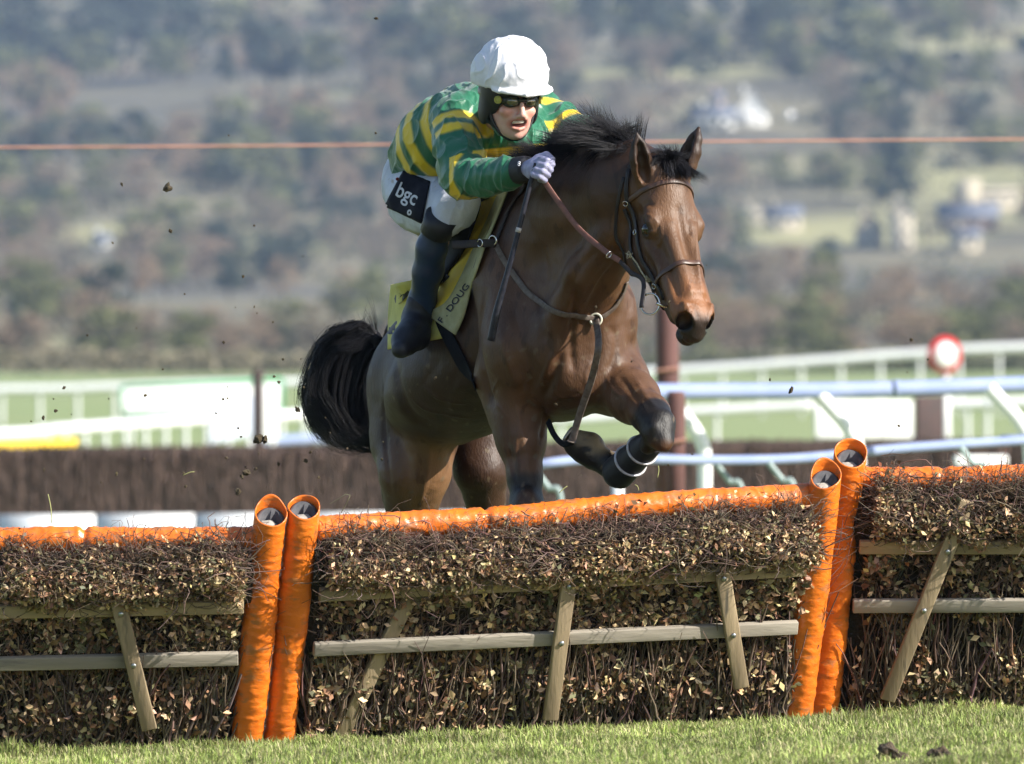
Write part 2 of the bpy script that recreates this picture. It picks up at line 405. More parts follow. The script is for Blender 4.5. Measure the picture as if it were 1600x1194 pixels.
    for base, tip, opening in ((P(1006, 284, 38.87), P(995, 208, 38.83), np.array((.25, -.97, 0))), (P(1068, 276, 38.93), P(1092, 200, 38.95), np.array((-.75, -.65, 0)))):
        t = nrm(tip - base); L = np.linalg.norm(tip - base); o = nrm(opening - t * (opening @ t)); sd = np.cross(t, o)
        prof = [(0, .030), (.25, .037), (.5, .036), (.75, .024), (1, .006)]
        pts = [(base + t * L * u, r) for u, r in prof]
        f.chain(pts, .012, flat=(o, 1.25))
        for (u0, r0), (u1, r1) in zip(prof[:-1], prof[1:]):
            if u0 >= .0:
                f.cone(base + t * L * max(u0, .12) + o * .026, base + t * L * min(u1, .93) + o * .012, r0 * .72, r1 * .55, .006, flat=(sd, 1.25), op='cut')
        ears.append((base, tip))
    V, Q = f.mesh()
    return V, Q, H, A, S, Nn
RES_H = 0.0065
hV, hQ, HH, hA, hS, hN = build_horse(RES_H)
nv = vnormals(hV, hQ)
# sinews and muscle ripple
def ridg(V, f, seed):
    o = Vector((seed * 7.3, 1.7, 3.1)); return np.array([1 - 2 * abs(mnoise.noise(Vector(v) * f + o)) for v in V])
_rot = np.array(((.9, .1, .42), (.1, 1, 0), (-.3, 0, .42)))
bodyw = smooth01(1.0, 1.15, hV[:, 2]) * smooth01(40.6, 40.2, hV[:, 1])
d = .0032 * wavy(hV * np.array((1, 1, .4)), 15, 3) + .003 * (ridg(hV @ _rot, 6, 1)**2 - .4) * bodyw + .0010 * wavy(hV, 70, 5)
headw = smooth01(.35, .2, np.linalg.norm(hV - HH(.35, 0, -.06), axis=1))
hV = hV + nv * (d * (1 - .75 * headw))[:, None]
# muscle edges, creases and veins drawn along the surface : (points, half width, height)
_B0 = bvh_of(hV, hQ)
def on_h(px, py):
    dd_ = nrm(P(px, py, 39.0) - np.array((0, 0, CAMH))); h = _B0.ray_cast(Vector((0, 0, CAMH)), Vector(dd_)); return None if h[0] is None else np.array(h[0])
LINES = [
 ([(868, 520), (868, 545), (855, 575), (838, 612)], .010, .006), ([(880, 548), (864, 590), (845, 628)], .016, -.012),
 ([(900, 440), (898, 480), (893, 531), (897, 590)], .014, -.012), ([(838, 440), (846, 500), (850, 540)], .018, -.007),
 ([(952, 505), (962, 530), (960, 556), (950, 590)], .014, -.006), ([(925, 470), (935, 540), (925, 600)], .014, -.006),
 ([(762, 440), (748, 520), (760, 600), (775, 640)], .022, -.011), ([(782, 520), (796, 570), (812, 610)], .020, .008), ([(800, 470), (812, 530), (828, 570)], .014, -.005),
 ([(845, 630), (850, 655), (843, 690)], .010, -.008), ([(808, 650), (820, 700), (826, 750)], .014, .006), ([(790, 660), (797, 710), (808, 760)], .010, -.006),
 ([(618, 560), (624, 610), (645, 650), (690, 672)], .032, -.013), ([(598, 580), (601, 680), (612, 780)], .012, -.007), ([(630, 690), (640, 740), (632, 790)], .016, -.006),
 ([(672, 690), (668, 740), (655, 790)], .010, .005), ([(990, 585), (1010, 620), (1028, 640)], .010, .004), ([(965, 585), (985, 610), (1003, 632)], .012, -.006),
 ([(690, 560), (660, 600)], .020, -.004), ([(720, 570), (700, 620), (690, 655)], .014, -.003), ([(745, 600), (728, 640)], .012, -.003),
 # neck
 ([(940, 385), (905, 420), (880, 470)], .016, -.008), ([(960, 400), (930, 440), (910, 480)], .012, .005), ([(870, 300), (900, 340), (910, 390)], .03, -.006), ([(820, 340), (850, 400), (855, 450)], .03, -.006),
 # head
 ([(1003, 341), (1012, 336), (1023, 342), (1029, 355)], .004, .0045), ([(1002, 357), (1012, 363), (1024, 362)], .004, .003), ([(1032, 345), (1034, 372), (1026, 385)], .005, .005),
 ([(1003, 322), (1012, 318), (1022, 322)], .010, -.007), ([(1060, 315), (1062, 345), (1070, 385), (1078, 410)], .015, -.006), ([(1040, 395), (1052, 440), (1060, 470)], .010, -.005),
 ([(1010, 388), (1020, 425), (1030, 455)], .006, .005), ([(1083, 320), (1087, 350), (1089, 400), (1094, 440)], .006, .005), ([(1075, 335), (1078, 370)], .008, -.004),
 ([(1066, 476), (1080, 474), (1094, 480)], .0045, .004), ([(1050, 500), (1060, 520), (1075, 530)], .004, -.004), ([(985, 340), (990, 380), (1000, 420)], .012, -.005), ([(1100, 460), (1108, 480)], .006, -.004),
 # veins
 ([(1030, 372), (1024, 395), (1033, 415), (1030, 440), (1040, 458)], .0035, .0038), ([(1022, 430), (1010, 445), (1018, 462)], .003, .0032), ([(925, 560), (915, 590), (925, 620)], .0045, .0042),
 ([(800, 620), (812, 660), (806, 700), (815, 740)], .0045, .0045), ([(640, 620), (665, 640), (700, 648), (740, 655)], .005, .0045), ([(985, 600), (1000, 625), (1010, 640)], .0045, .003), ([(780, 590), (770, 620), (790, 650)], .0045, .0038), ([(655, 600), (690, 625), (735, 632)], .005, .004), ([(835, 590), (822, 600), (830, 625)], .0045, .004), ([(860, 610), (880, 622), (905, 618)], .0045, .0035), ([(945, 585), (958, 610), (975, 622)], .0045, .004)]
for pts_, wd_, ht_ in LINES:
    c_ = spline(np.array([list(q) + [0.] for q in pts_]), 24)[:, :2]; c3 = [on_h(*q) for q in c_]; c3 = np.array([q for q in c3 if q is not None])
    if len(c3) < 2: continue
    near_ = np.where(((hV > c3.min(0) - .1) & (hV < c3.max(0) + .1)).all(1))[0]; dm = np.full(len(near_), 9.); tt_ = np.zeros(len(near_))
    for i_ in range(len(c3) - 1):
        if np.linalg.norm(c3[i_ + 1] - c3[i_]) > .08: continue
        a_, b_ = c3[i_], c3[i_ + 1]; ba_ = b_ - a_; u_ = np.clip(((hV[near_] - a_) @ ba_) / (ba_ @ ba_ + 1e-9), 0, 1); q_ = np.linalg.norm(hV[near_] - a_ - u_[:, None] * ba_, axis=1)
        k_ = q_ < dm; dm[k_] = q_[k_]; tt_[k_] = (i_ + u_[k_]) / (len(c3) - 1)
    hV[near_] += nv[near_] * (ht_ * np.exp(-(dm / wd_)**2) * np.clip(np.minimum(tt_, 1 - tt_) * 6, 0.15, 1))[:, None]
def seg_dist(V, a, b):
    ba = b - a; t = np.clip(((V - a) @ ba) / (ba @ ba), 0, 1); return np.linalg.norm(V - a - t[:, None] * ba, axis=1), t
pxs = 800 + hV[:, 0] * FPX / hV[:, 1]
# coat colours: bay with black points, some light and shade painted in
base = np.array((.056, .027, .015)); red = np.array((.175, .086, .040)); blk = np.array((.014, .012, .012)); tan = np.array((.24, .125, .058))
col = np.tile(base, (len(hV), 1))
def mixc(w, c):
    global col
    w = np.clip(w, 0, 1)[:, None]; col = col * (1 - w) + np.asarray(c) * w
la = (hV - HH(0, 0, 0)) @ hA; ls = (hV - HH(0, 0, 0)) @ hS; ln = (hV - HH(0, 0, 0)) @ hN
inhead = (la > -.05) & (ln > -.26) & (ln < .1) & (np.abs(ls) < .14) & (la < .72)
mixc(inhead * smooth01(-.02, .1, la) * .75, red)
mixc(inhead * smooth01(.40, .5, la) * smooth01(-.1, -.04, ln) * .6, (.30, .12, .045))
mixc(inhead * smooth01(.570, .615, la + .30 * np.clip(-.045 - ln, -.02, .2)) * .93, (.020, .017, .017))
mixc(inhead * smooth01(-.10, -.13, ln) * smooth01(.42, .5, la) * .8, (.03, .024, .02))
for sg in (-1, 1):
    e = np.linalg.norm(hV - HH(.602, sg * .040, -.052), axis=1); mixc(inhead * smooth01(.040, .028, e), (.004, .003, .003))  # shade inside the nostrils painted black
    e = np.linalg.norm(hV - HH(.218, sg * .088, -.055), axis=1); mixc(inhead * smooth01(.045, .022, e), (.015, .012, .011))
mixc(smooth01(.55, .35, np.linalg.norm((hV - P(890, 560, 39.2)) * np.array((1, .8, .8)), axis=1)) * .55, red)
mixc(smooth01(.25, .08, np.linalg.norm(hV - P(670, 740, 40.2), axis=1)) * .8, tan)     # sunlit patch on the right gaskin, painted into the coat
d1, _ = seg_dist(hV, P(830, 640, 39.3), P(835, 720, 39.3)); mixc(smooth01(.12, .03, d1) * .5, red)  # lit stripe down the right forearm, painted redder
for a, b, r in ((P(1030, 662, 38.98), P(968, 737, 39.22), .1), (P(968, 737, 39.22), P(903, 694, 39.29), .1), (P(1026, 652, 39.0), P(1033, 668, 38.96), .085)):
    dd, t = seg_dist(hV, a, b); mixc(smooth01(r, r * .72, dd) * .95, blk)
for a, b in ((P(822, 770, 39.34), P(816, 995, 39.3)), (P(632, 830, 40.5), P(662, 1095, 40.38)), (P(760, 810, 40.7), P(788, 1092, 40.64))):
    dd, t = seg_dist(hV, a, b); mixc(smooth01(.1, .07, dd) * .95, blk)
# mud caked under the folded hoof
dd = np.linalg.norm(hV - P(926, 686, 39.28), axis=1); mixc(smooth01(.11, .06, dd) * smooth01(-.1, .35, nv[:, 2] + .35 * wavy(hV, 120, 9)) * .95, (.27, .20, .11))
mixc(np.clip(wavy(hV, 9, 11) * .5, 0, .35), (.05, .022, .012))
_sp = np.array([mnoise.noise(Vector(v) * 42) for v in hV]); mixc(smooth01(.50, .60, _sp) * smooth01(1.75, 1.2, hV[:, 2]) * .7, (.16, .12, .075))      # splashes of mud
for ti, (bb, tt) in enumerate(((P(1006, 284, 38.87), P(995, 208, 38.83)), (P(1068, 276, 38.93), P(1092, 200, 38.95)))):
    dd, t = seg_dist(hV, bb, tt); mixc(smooth01(.07, .045, dd) * smooth01(.2, .9, t) * .8, (.03, .018, .014))
M_coat = mat("bay_coat", (1, 1, 1), (.60, .56, .52), rough=.50, scale=16, c3=(.52, .48, .45), s3=26, t3=.58, bump=.5, bscale=170, attr=True, sheen=0, spec=.36, stretch=(1, 1, .35), bdist=.004, mixlo=.3, mixhi=.75)
horse = link("horse", np_mesh("horse", hV, hQ, True, col), M_coat)
tag(horse, "dark bay racehorse jumping a hurdle with black tail streaming", "horse")
HBVH = bvh_of(hV, hQ)
M_eye = mat("eye_black", (.01, .006, .004), rough=.05, coat=1.0)
for sg in (-1, 1):
    bm = bmesh.new(); bmesh.ops.create_uvsphere(bm, u_segments=24, v_segments=16, radius=.024)
    c = HH(.220, sg * .078, -.057)
    for v in bm.verts: v.co += Vector(c)
    me = bpy.data.meshes.new("eye"); bm.to_mesh(me); bm.free(); me.polygons.foreach_set("use_smooth", [True] * len(me.polygons))
    link("eye", me, M_eye, horse)
M_shoe = mat("horseshoe_alloy", (.45, .45, .46), (.3, .27, .22), rough=.35, metal=.9, scale=60)
_hx = nrm(P(903, 694, 39.29) - P(925, 706, 39.275)); _c = P(903, 694, 39.29) + _hx * .040; _s = nrm(np.cross(_hx, (0, .3, 1))); _u = np.cross(_s, _hx)
tube("horseshoe", [_c + _s * .040 * math.sin(q) + _u * .044 * math.cos(q) for q in np.linspace(-2.3, 2.3, 14)], .006, M_shoe, horse, 6, 30)
# ---- hair
def strands(name, paths, r0, m, parent, taper=True, sides=3):
    N, K, _ = paths.shape; w = np.linspace(1, 0, K)**.6 * .92 + .08 if taper else np.ones(K)
    R = (np.asarray(r0).reshape(-1, 1) if np.ndim(r0) else r0) * w[None, :] * np.ones((N, 1))
    V, F, _ = tubes(paths, R, sides, caps=False); return link(name, np_mesh(name, V, F, True), m, parent)
M_hair = mat("black_hair", (.008, .008, .011), (.020, .018, .021), rough=.45, scale=30, spec=.35)
M_hairbr = mat("brown_black_hair", (.035, .022, .016), (.06, .03, .02), rough=.5, scale=30)
def hair_bundle(n, rootfn, dirfn, length, seed, K=9, curl=.15, clump=26, grav=0.0, sweep=(0, 0, 0), tight=.022):
    r = np.random.default_rng(seed); out = []
    cl = r.uniform(0, 1, clump)
    cdir = [r.normal(size=3) * curl for _ in range(clump)]; clen = r.uniform(.65, 1.12, clump); cb = [r.normal(size=3) * curl * .9 for _ in range(clump)]
    for i in range(n):
        ci = r.integers(clump); u = np.clip(cl[ci] + r.normal() * tight, 0, 1)
        p = rootfn(u, r); dv = nrm(dirfn(u, r)) + cdir[ci] + r.normal(size=3) * curl * .22; dv = nrm(dv)
        L = length(u) * clen[ci] * r.uniform(.75, 1.05); bend = cb[ci] + r.normal(size=3) * curl * .25 + np.array((0, 0, -grav))
        t = np.linspace(0, 1, K)[:, None]
        out.append(p + dv * L * t + (bend + np.array(sweep)) * L * t**2)
    return np.array(out)
crest = spline([P(838, 268, 39.55), P(862, 246, 39.42), (P(925, 226, 39.2)), P(975, 228, 39.06), P(1000, 238, 39.0)], 60)
def crest_root(u, r): return crest[int(u * 59)] + HL * r.normal() * .014 + np.array((0, 0, -.012))
def crest_dir(u, r):
    return np.array((-.75 + .75 * u, -.3, .85)) if r.uniform() < .55 else np.array((-1.1 + .8 * u, -.35, .45))
crest_len = lambda u: np.interp(u, [0, .25, .6, .85, 1], [.045, .12, .18, .16, .10])
mp = hair_bundle(5200, crest_root, crest_dir, crest_len, 21, curl=.30, clump=46, grav=.10, sweep=(-.35, 0, -.15), tight=.010)
strands("mane", mp, .0011, M_hair, horse)
# short lower layer that lies along the crest
mp = hair_bundle(3000, lambda u, r: crest[int(u * 59)] - HL * abs(r.normal()) * .02 + np.array((0, 0, -.012)), lambda u, r: np.array((-.7, -.35, .30 + .1 * r.normal())), lambda u: .11, 22, curl=.16, clump=40, grav=.12)
strands("mane", mp, .0012, M_hair, horse)
# forelock
fr = spline([HH(.0, -.035, .030), HH(-.01, 0, .040), HH(0.0, .035, .035)], 30)
mp = hair_bundle(700, lambda u, r: fr[int(u * 29)] + hS * 0 + r.normal(size=3) * .006, lambda u, r: np.array((-.25 + .6 * u, -.5, .75)), lambda u: .075, 23, curl=.28, clump=22, grav=.45)
strands("forelock", mp, .0010, M_hair, horse)
mp = hair_bundle(620, lambda u, r: HH(.0, -.02 + .06 * u, .040) + r.normal(size=3) * .008, lambda u, r: hA * .9 + hN * .35 + hS * (u - .4) * .7, lambda u: .09, 24, curl=.16, clump=18, grav=.1)
strands("forelock", mp, .0010, M_hair, horse)
# tail
def tail_paths(n, seed):
    """locks leave the dock, arch out to the left and curl down and back under"""
    r = np.random.default_rng(seed); out = []
    ncl = 46; cu = .18 + .82 * r.uniform(0, 1, ncl); cw = r.uniform(-1, 1, (ncl, 5))
    for i in range(n):
        c = r.integers(ncl); u = np.clip(cu[c] + r.normal() * .014, 0, 1); w = cw[c] + r.normal(size=5) * .07
        k = .86 - .60 * u                                     # size of the arch
        R = np.array(((606, 545), (585 - 30 * k, 538 - 26 * k + 25 * u), (592 - 88 * k, 560 - 24 * k + 40 * u), (596 - 118 * k, 622 + 6 * u),
                      (590 - 92 * k, 660 + 5 * u), (584 - 52 * k, 682 + 3 * w[0]), (594 - 22 * k + 10 * w[1], 676 + 8 * w[4])), float)
        R[1:, 0] += 15 * w[2] + 12; R[1:, 1] += 13 * w[3]; R[3:, 0] += 14 * w[0] * np.array((.3, .7, 1, 1.3)); R[3:, 1] += 12 * w[4] * np.array((.3, .8, 1, 1.2)); L = r.uniform(.55, .95) if r.uniform() < .6 else 1.0
        q = spline(R, 26); m = max(8, int(26 * L)); q = q[np.linspace(0, m - 1, 13).astype(int)]
        t = np.linspace(0, 1, 13); Yd = 40.92 + .05 * w[1] * t + .12 * t * (1 - t) * w[4] * 2
        out.append([P(q[j, 0], q[j, 1], Yd[j]) for j in range(13)])
    return np.array(out)
tp = tail_paths(2700, 31); strands("tail", tp, .0013, M_hair, horse)
def loose_tail(n, ncl, seed):
    r = np.random.default_rng(seed); out = []
    for c in range(ncl):
        k = r.uniform(.72, 1.0); w = r.uniform(-1, 1, 6); s0 = r.uniform(0, .35); s1 = s0 + r.uniform(.45, .65)
        R = np.array(((600, 548), (575, 512 + 10 * w[0]), (540 - 20 * w[1], 512 + 16 * w[2]), (498 + 8 * w[3], 550 + 14 * w[0]), (478 + 8 * w[4], 612), (492 + 12 * w[5], 660 + 10 * w[1]), (528 + 14 * w[2], 695 + 8 * w[3]), (575 + 12 * w[4], 700 + 9 * w[5]), (610, 690)), float)
        ctr = np.array((592, 605)); R = ctr + (R - ctr) * k; q = spline(R, 60)
        for i in range(n // ncl):
            a = int(60 * np.clip(s0 + r.normal() * .03, 0, .9)); b = int(60 * np.clip(s1 + r.normal() * .05, .2, 1)) - 1; b = max(b, a + 8)
            z = q[np.linspace(a, b, 13).astype(int)] + r.normal(size=2) * 2.2 + np.linspace(0, 1, 13)[:, None] * r.normal(size=2) * 7
            out.append([P(z[j, 0], z[j, 1], 40.93 + .06 * w[0] + .05 * w[1] * j / 12) for j in range(13)])
    return np.array(out)
strands("tail", loose_tail(1900, 60, 37), .0011, M_hair, horse)
mp = hair_bundle(420, lambda u, r: P(590 - 95 * u, 530 + 55 * u + 10 * r.normal(), 40.95) , lambda u, r: np.array((-.4 - .3 * u, 0, 1.0 - .5 * u)), lambda u: .10, 33, curl=.2, clump=22, grav=-.1)
strands("tail", mp, .0009, M_hair, horse)
# ---------------------------------------------------------------- tack
M_leather = mat("dark_leather", (.022, .020, .024), (.04, .032, .03), rough=.42, scale=40, bump=.2, bscale=200, bdist=.002, spec=.25)
M_brown = mat("brown_leather", (.10, .048, .03), (.055, .03, .022), rough=.42, scale=30, bump=.2, bscale=150, bdist=.002)
M_dusty = mat("dusty_leather", (.085, .06, .05), (.16, .13, .11), rough=.7, scale=60, bump=.3, bscale=150, bdist=.002)
M_rein = mat("rein_rubber", (.20, .085, .065), (.14, .06, .05), rough=.6, scale=60)
M_steel = mat("steel", (.75, .75, .74), rough=.22, metal=1.0)
M_brass = mat("brass", (.62, .50, .26), rough=.3, metal=1.0)
M_blackg = mat("black_girth", (.008, .009, .013), (.014, .014, .018), rough=.8, scale=60, spec=.15)
H = HH
def faceN(q):
    l = (q - H(0, 0, 0)) @ hS; return nrm(hN * .6 + hS * l * 9)
bridle = empty("bridle", H(.1, 0, .05), "dark leather bridle with browband, noseband and steel bit ring on the horse's head", "bridle")
def hp(*a): return [H(*q) for q in a]
strap("browband", hp((.095, -.12, -.09), (.092, -.10, -.02), (.088, -.05, .03), (.085, 0, .04), (.088, .05, .03), (.092, .10, -.02), (.095, .12, -.07)), .017, .005, faceN, M_brown, bridle, bvh=HBVH, off=.004)
strap("noseband", hp((.40, -.075, -.17), (.40, -.085, -.10), (.395, -.05, -.0), (.392, 0, .02), (.395, .05, .0), (.40, .085, -.1), (.40, .07, -.17)), .017, .005, faceN, M_brown, bridle, bvh=HBVH, off=.004)
strap("cheekpiece", hp((-.01, -.08, -.05), (.08, -.11, -.085), (.20, -.12, -.11), (.32, -.11, -.125), (.47, -.08, -.115)), .015, .005, faceN, M_leather, bridle, bvh=HBVH, off=.007)
strap("cheekpiece", hp((-.01, .08, -.05), (.08, .11, -.085), (.20, .12, -.11), (.32, .11, -.125), (.47, .08, -.115)), .015, .005, faceN, M_leather, bridle, bvh=HBVH, off=.007)
strap("headpiece", hp((-.01, -.08, -.05), (-.03, -.05, .0), (-.035, 0, .02), (-.03, .05, 0), (-.01, .08, -.05)), .024, .005, faceN, M_leather, bridle, bvh=HBVH, off=.005)
strap("throatlash", hp((.0, -.08, -.08), (.09, -.11, -.16), (.20, -.10, -.23), (.27, -.06, -.265), (.28, 0, -.27)), .011, .005, faceN, M_leather, bridle, bvh=HBVH, off=.006)
strap("cheek_strap", hp((.09, -.1, -.12), (.22, -.1, -.165), (.34, -.1, -.17), (.42, -.08, -.16)), .013, .005, faceN, M_leather, bridle, bvh=HBVH, off=.006)
strap("chin_strap", hp((.40, -.08, -.17), (.44, -.07, -.175), (.47, -.05, -.175), (.47, 0, -.18)), .018, .006, faceN, M_leather, bridle, bvh=HBVH, off=.006)
tube("bit_ring", ring_pts(H(.475, -.092, -.130), nrm(np.array((-.35, -.93, .1)) - .2 * hS), .036, 32), .0032, M_steel, bridle, 8, closed=True)
tube("bit_ring", ring_pts(H(.475, .082, -.125), hS, .036, 32), .0032, M_steel, bridle, 8, closed=True)
tube("mouthpiece", [H(.49, -.085, -.105), H(.50, -.05, -.105), H(.50, .05, -.105), H(.49, .085, -.105)], .006, M_steel, bridle)
for a, n in ((.10, -.092), (.19, -.11), (.42, -.13)):
    p = HBVH.find_nearest(Vector(H(a, -.12, n))); c = np.array(p[0]) + np.array(p[1]) * .012
    tube("buckle", ring_pts(c, p[1], .009, 12), .0016, M_steel, bridle, 6, closed=True)
def knot(name, c, m, parent, s=.012, seed=1):
    r = np.random.default_rng(seed); pts = c + r.normal(size=(14, 3)) * s * .6; return tube(name, pts, .0016, m, parent, 5, 60)
c0 = np.array(HBVH.find_nearest(Vector(H(.255, -.12, -.165)))[0]) - hS * .012 ; c1 = np.array(HBVH.find_nearest(Vector(H(.375, -.11, -.165)))[0]) - hS * .012
M_cord = mat("straw_cord", (.38, .30, .14), (.6, .55, .42), rough=.7, scale=200)
cord = tube("string", [c0, c0 * .66 + c1 * .34 + hN * .004, c0 * .33 + c1 * .67, c1], .0028, M_cord, None, 6, 30); tag(cord, "knotted straw coloured cord hanging by the bridle cheekpiece", "cord")
knot("knot", c0, M_cord, cord, seed=2); knot("knot", c1, M_cord, cord, seed=3)
# reins
reins = empty("reins", P(850, 270, 39.1), "pair of reins with brown rubber grips running from hand to bit", "reins")
bitR = H(.475, -.092, -.130) + np.array((-.030, -.01, -.012))
rp = [P(843, 272, 39.02), P(870, 312, 38.98), P(905, 358, 38.93), P(945, 392, 38.86), P(968, 408, 38.83)]
strap("grip", rp, .019, .006, (-.4, -.9, .1), M_rein, reins)
strap("strap", [rp[-1], P(985, 425, 38.8), P(1005, 440, 38.76), bitR], .015, .005, (-.4, -.9, .1), M_leather, reins, bvh=None)
tube("buckle", ring_pts(P(952, 398, 38.83), nrm(P(968, 408, 38.83) - rp[2]), .013, 16), .002, M_steel, reins, 6, closed=True)
strap("strap", [P(880, 262, 39.35), P(960, 330, 39.28), P(1030, 400, 39.05), H(.475, .09, -.13)], .015, .005, (.8, -.3, .3), M_leather, reins)
# breastplate
bp = empty("breastplate", P(935, 497, 38.95), "leather breastplate with a pale ring on the horse's chest and strap to the girth", "breastplate")
dn = lambda q: (-.3, -.95, 0)
ringc = np.array(HBVH.ray_cast(Vector(P(935, 497, 38.0)), Vector((0, 1, 0)))[0]) + np.array((0, -.012, 0))
def onbody(px, py, off=.006):
    d = nrm(P(px, py, 39.0) - np.array((0, 0, CAMH))); h = HBVH.ray_cast(Vector((0, 0, CAMH)), Vector(d))
    if h[0] is None: return P(px, py, 39.3)
    return np.array(h[0]) + np.array(h[1]) * off
def sstrap(name, pix, width, m, parent, off=.006, n=60, thick=.005):
    """strap lying on the horse through photo points"""
    q = np.array([onbody(*p, off=off) for p in pix]); pp = spline(q, n)
    return strap(name, pp, width, thick, dn, m, parent, n=n, bvh=HBVH, off=off)
sstrap("strap", [(775, 380), (800, 425), (830, 462), (870, 487), (905, 494), (932, 497)], .020, M_dusty, bp)
sstrap("strap", [(940, 494), (958, 480), (972, 458), (978, 440)], .020, M_dusty, bp)
_ry = onbody(776, 381, .022)[1]; strap("strap", [P(706, 383, _ry - .02), P(735, 381, _ry - .02), P(758, 380, _ry - .012), P(776, 381, _ry)], .028, .006, (-.6, -.8, .05), M_leather, bp, n=20)
sstrap("strap", [(776, 380), (790, 345), (808, 310), (822, 285)], .016, M_leather, bp)
g0 = ringc
strap("martingale_strap", [g0, P(935, 540, 38.97), P(925, 590, 39.03), P(905, 650, 39.12), P(893, 692, 39.15)], .024, .005, (-.2, -1, 0), M_dusty, bp, n=50)
strap("martingale_strap", [P(895, 690, 39.15), P(880, 694, 39.2), P(866, 680, 39.28), P(856, 658, 39.36)], .022, .006, (-.2, -1, -.3), M_blackg, bp, n=30)
tube("loop", ring_pts(P(893, 690, 39.15), (.2, -.2, 1), .014, 14), .003, M_dusty, bp, 6, closed=True)
M_bone = mat("pale_ring", (.62, .60, .50), rough=.35)
tube("ring", ring_pts(g0 + np.array((0, -.006, 0)), (-.1, -1, 0), .0195, 28), .0045, M_bone, bp, 8, closed=True)
tube("ring", ring_pts(onbody(776, 381, .022), (-.6, -.8, 0), .016, 24), .003, M_steel, bp, 8, closed=True)
tube("buckle", ring_pts(P(750, 380, _ry - .026), (-.7, -.7, 0), .013, 16), .0025, M_steel, bp, 8, closed=True)
# leg boot on the folded foreleg
M_boot = mat("neoprene", (.012, .012, .015), (.022, .022, .026), rough=.6, scale=80, bump=.2, bscale=300, bdist=.001)
M_tape = mat("boot_tape", (.55, .56, .62), (.4, .38, .36), rough=.5, scale=60)
KL, FL = P(1018, 690, 39.03), P(962, 742, 39.22)
t_ = nrm(FL - KL)
lb = empty("leg_boot", KL, "black horse boot with two pale straps on the folded foreleg", "horse boot")
a_ = KL - t_ * .01; L_ = np.linalg.norm(FL - KL)
pts = [a_ + t_ * L_ * u for u in (0, .2, .5, .8, 1.0, 1.12)]
tube("shell", pts, [.045, .050, .052, .058, .060, .040], M_boot, lb, 20, 24)
for u in (.30, .62):
    c = a_ + t_ * L_ * u; tube("fastening", ring_pts(c, t_ + .12 * hS, .0545 if u < .5 else .0575, 30), .0045, M_tape, lb, 6, closed=True)
# whip
M_whip = mat("whip_black", (.014, .016, .026), (.03, .03, .04), rough=.4, scale=60, spec=.25)
wh = tube("whip", [P(838, 255, 39.0), P(828, 290, 39.0), P(800, 400, 39.0), P(778, 480, 39.02), P(767, 532, 39.04)], [.009, .0085, .0085, .010, .0135, .0135], M_whip, None, 10, 40)
tag(wh, "black riding whip held downwards along the horse's shoulder", "whip")
tube("collar", [P(811, 356, 38.995), P(809, 363, 38.995)], .0098, M_tape, wh, 10, 16)
# saddle, girth, cloths
M_yel = mat("number_cloth_yellow", (.85, .60, .04), (.72, .50, .06), rough=.75, scale=14, bump=.35, bscale=60, bdist=.006, c3=(.25, .2, .08), s3=60, t3=.70)
M_pale = mat("cloth_binding", (.42, .40, .22), (.34, .32, .16), rough=.8, scale=30)
M_lemon = mat("lemon_cloth", (.68, .62, .17), (.56, .50, .13), rough=.8, scale=14, c3=(.28, .2, .12), s3=50, t3=.68)
def patch(name, outline, m, parent, off, bulge=0.0, nu=30, nv_=14, thick=.004, rip=.0):
    """cloth between two photo-space curves laid on the horse: outline=(curveA, curveB)"""
    A = spline(np.array([list(p) + [0] for p in outline[0]], float), nu)[:, :2]; B = spline(np.array([list(p) + [0] for p in outline[1]], float), nu)[:, :2]
    G = np.zeros((nu, nv_, 3)); last = 39.9
    for i in range(nu):
        for j in range(nv_):
            u = j / (nv_ - 1); px, py = A[i] * (1 - u) + B[i] * u
            d = nrm(P(px, py, 39.0) - np.array((0, 0, CAMH))); h = HBVH.ray_cast(Vector((0, 0, CAMH)), Vector(d))
            if h[0] is None: G[i, j] = (np.nan,) * 3
            else: G[i, j] = P(px, py, h[0][1] - off)
    # fill where the horse does not reach, then smooth the depth
    D = G[:, :, 1]; k = ~np.isnan(D); D = np.where(k, D, 0)
    for _ in range(60):
        pad = np.pad(D, 1, mode='edge'); pk = np.pad(k.astype(float), 1, mode='edge')
        sm = (pad[:-2, 1:-1] * pk[:-2, 1:-1] + pad[2:, 1:-1] * pk[2:, 1:-1] + pad[1:-1, :-2] * pk[1:-1, :-2] + pad[1:-1, 2:] * pk[1:-1, 2:])
        sn = pk[:-2, 1:-1] + pk[2:, 1:-1] + pk[1:-1, :-2] + pk[1:-1, 2:]
        new = (~k) & (sn > 0); D = np.where(new, sm / np.maximum(sn, 1), D); k = k | new
    for _ in range(6):
        pad = np.pad(D, 1, mode='edge'); S4 = (pad[:-2, 1:-1] + pad[2:, 1:-1] + pad[1:-1, :-2] + pad[1:-1, 2:]) / 4; D = np.minimum(D * .4 + S4 * .6, D + .01)
    V = []
    for i in range(nu):
        for j in range(nv_):
            u = j / (nv_ - 1); px, py = A[i] * (1 - u) + B[i] * u
            V.append(P(px, py, D[i, j] - bulge * math.sin(math.pi * u) - rip * math.sin(i * .9 + j * .6) * math.sin(j * .5)))
    idx = np.arange(nu * nv_).reshape(nu, nv_)
    Q = np.stack([idx[:-1, :-1], idx[:-1, 1:], idx[1:, 1:], idx[1:, :-1]], -1).reshape(-1, 4)
    o = link(name, np_mesh(name, np.array(V), Q, True), m, parent)
    md = o.modifiers.new("s", 'SOLIDIFY'); md.thickness = thick; md.offset = 0
    return o, (A, B, D)
nc = empty("number_cloth", P(650, 500, 40.0), "lemon weight cloth with dark marks behind the jockey's boot", "saddle cloth")
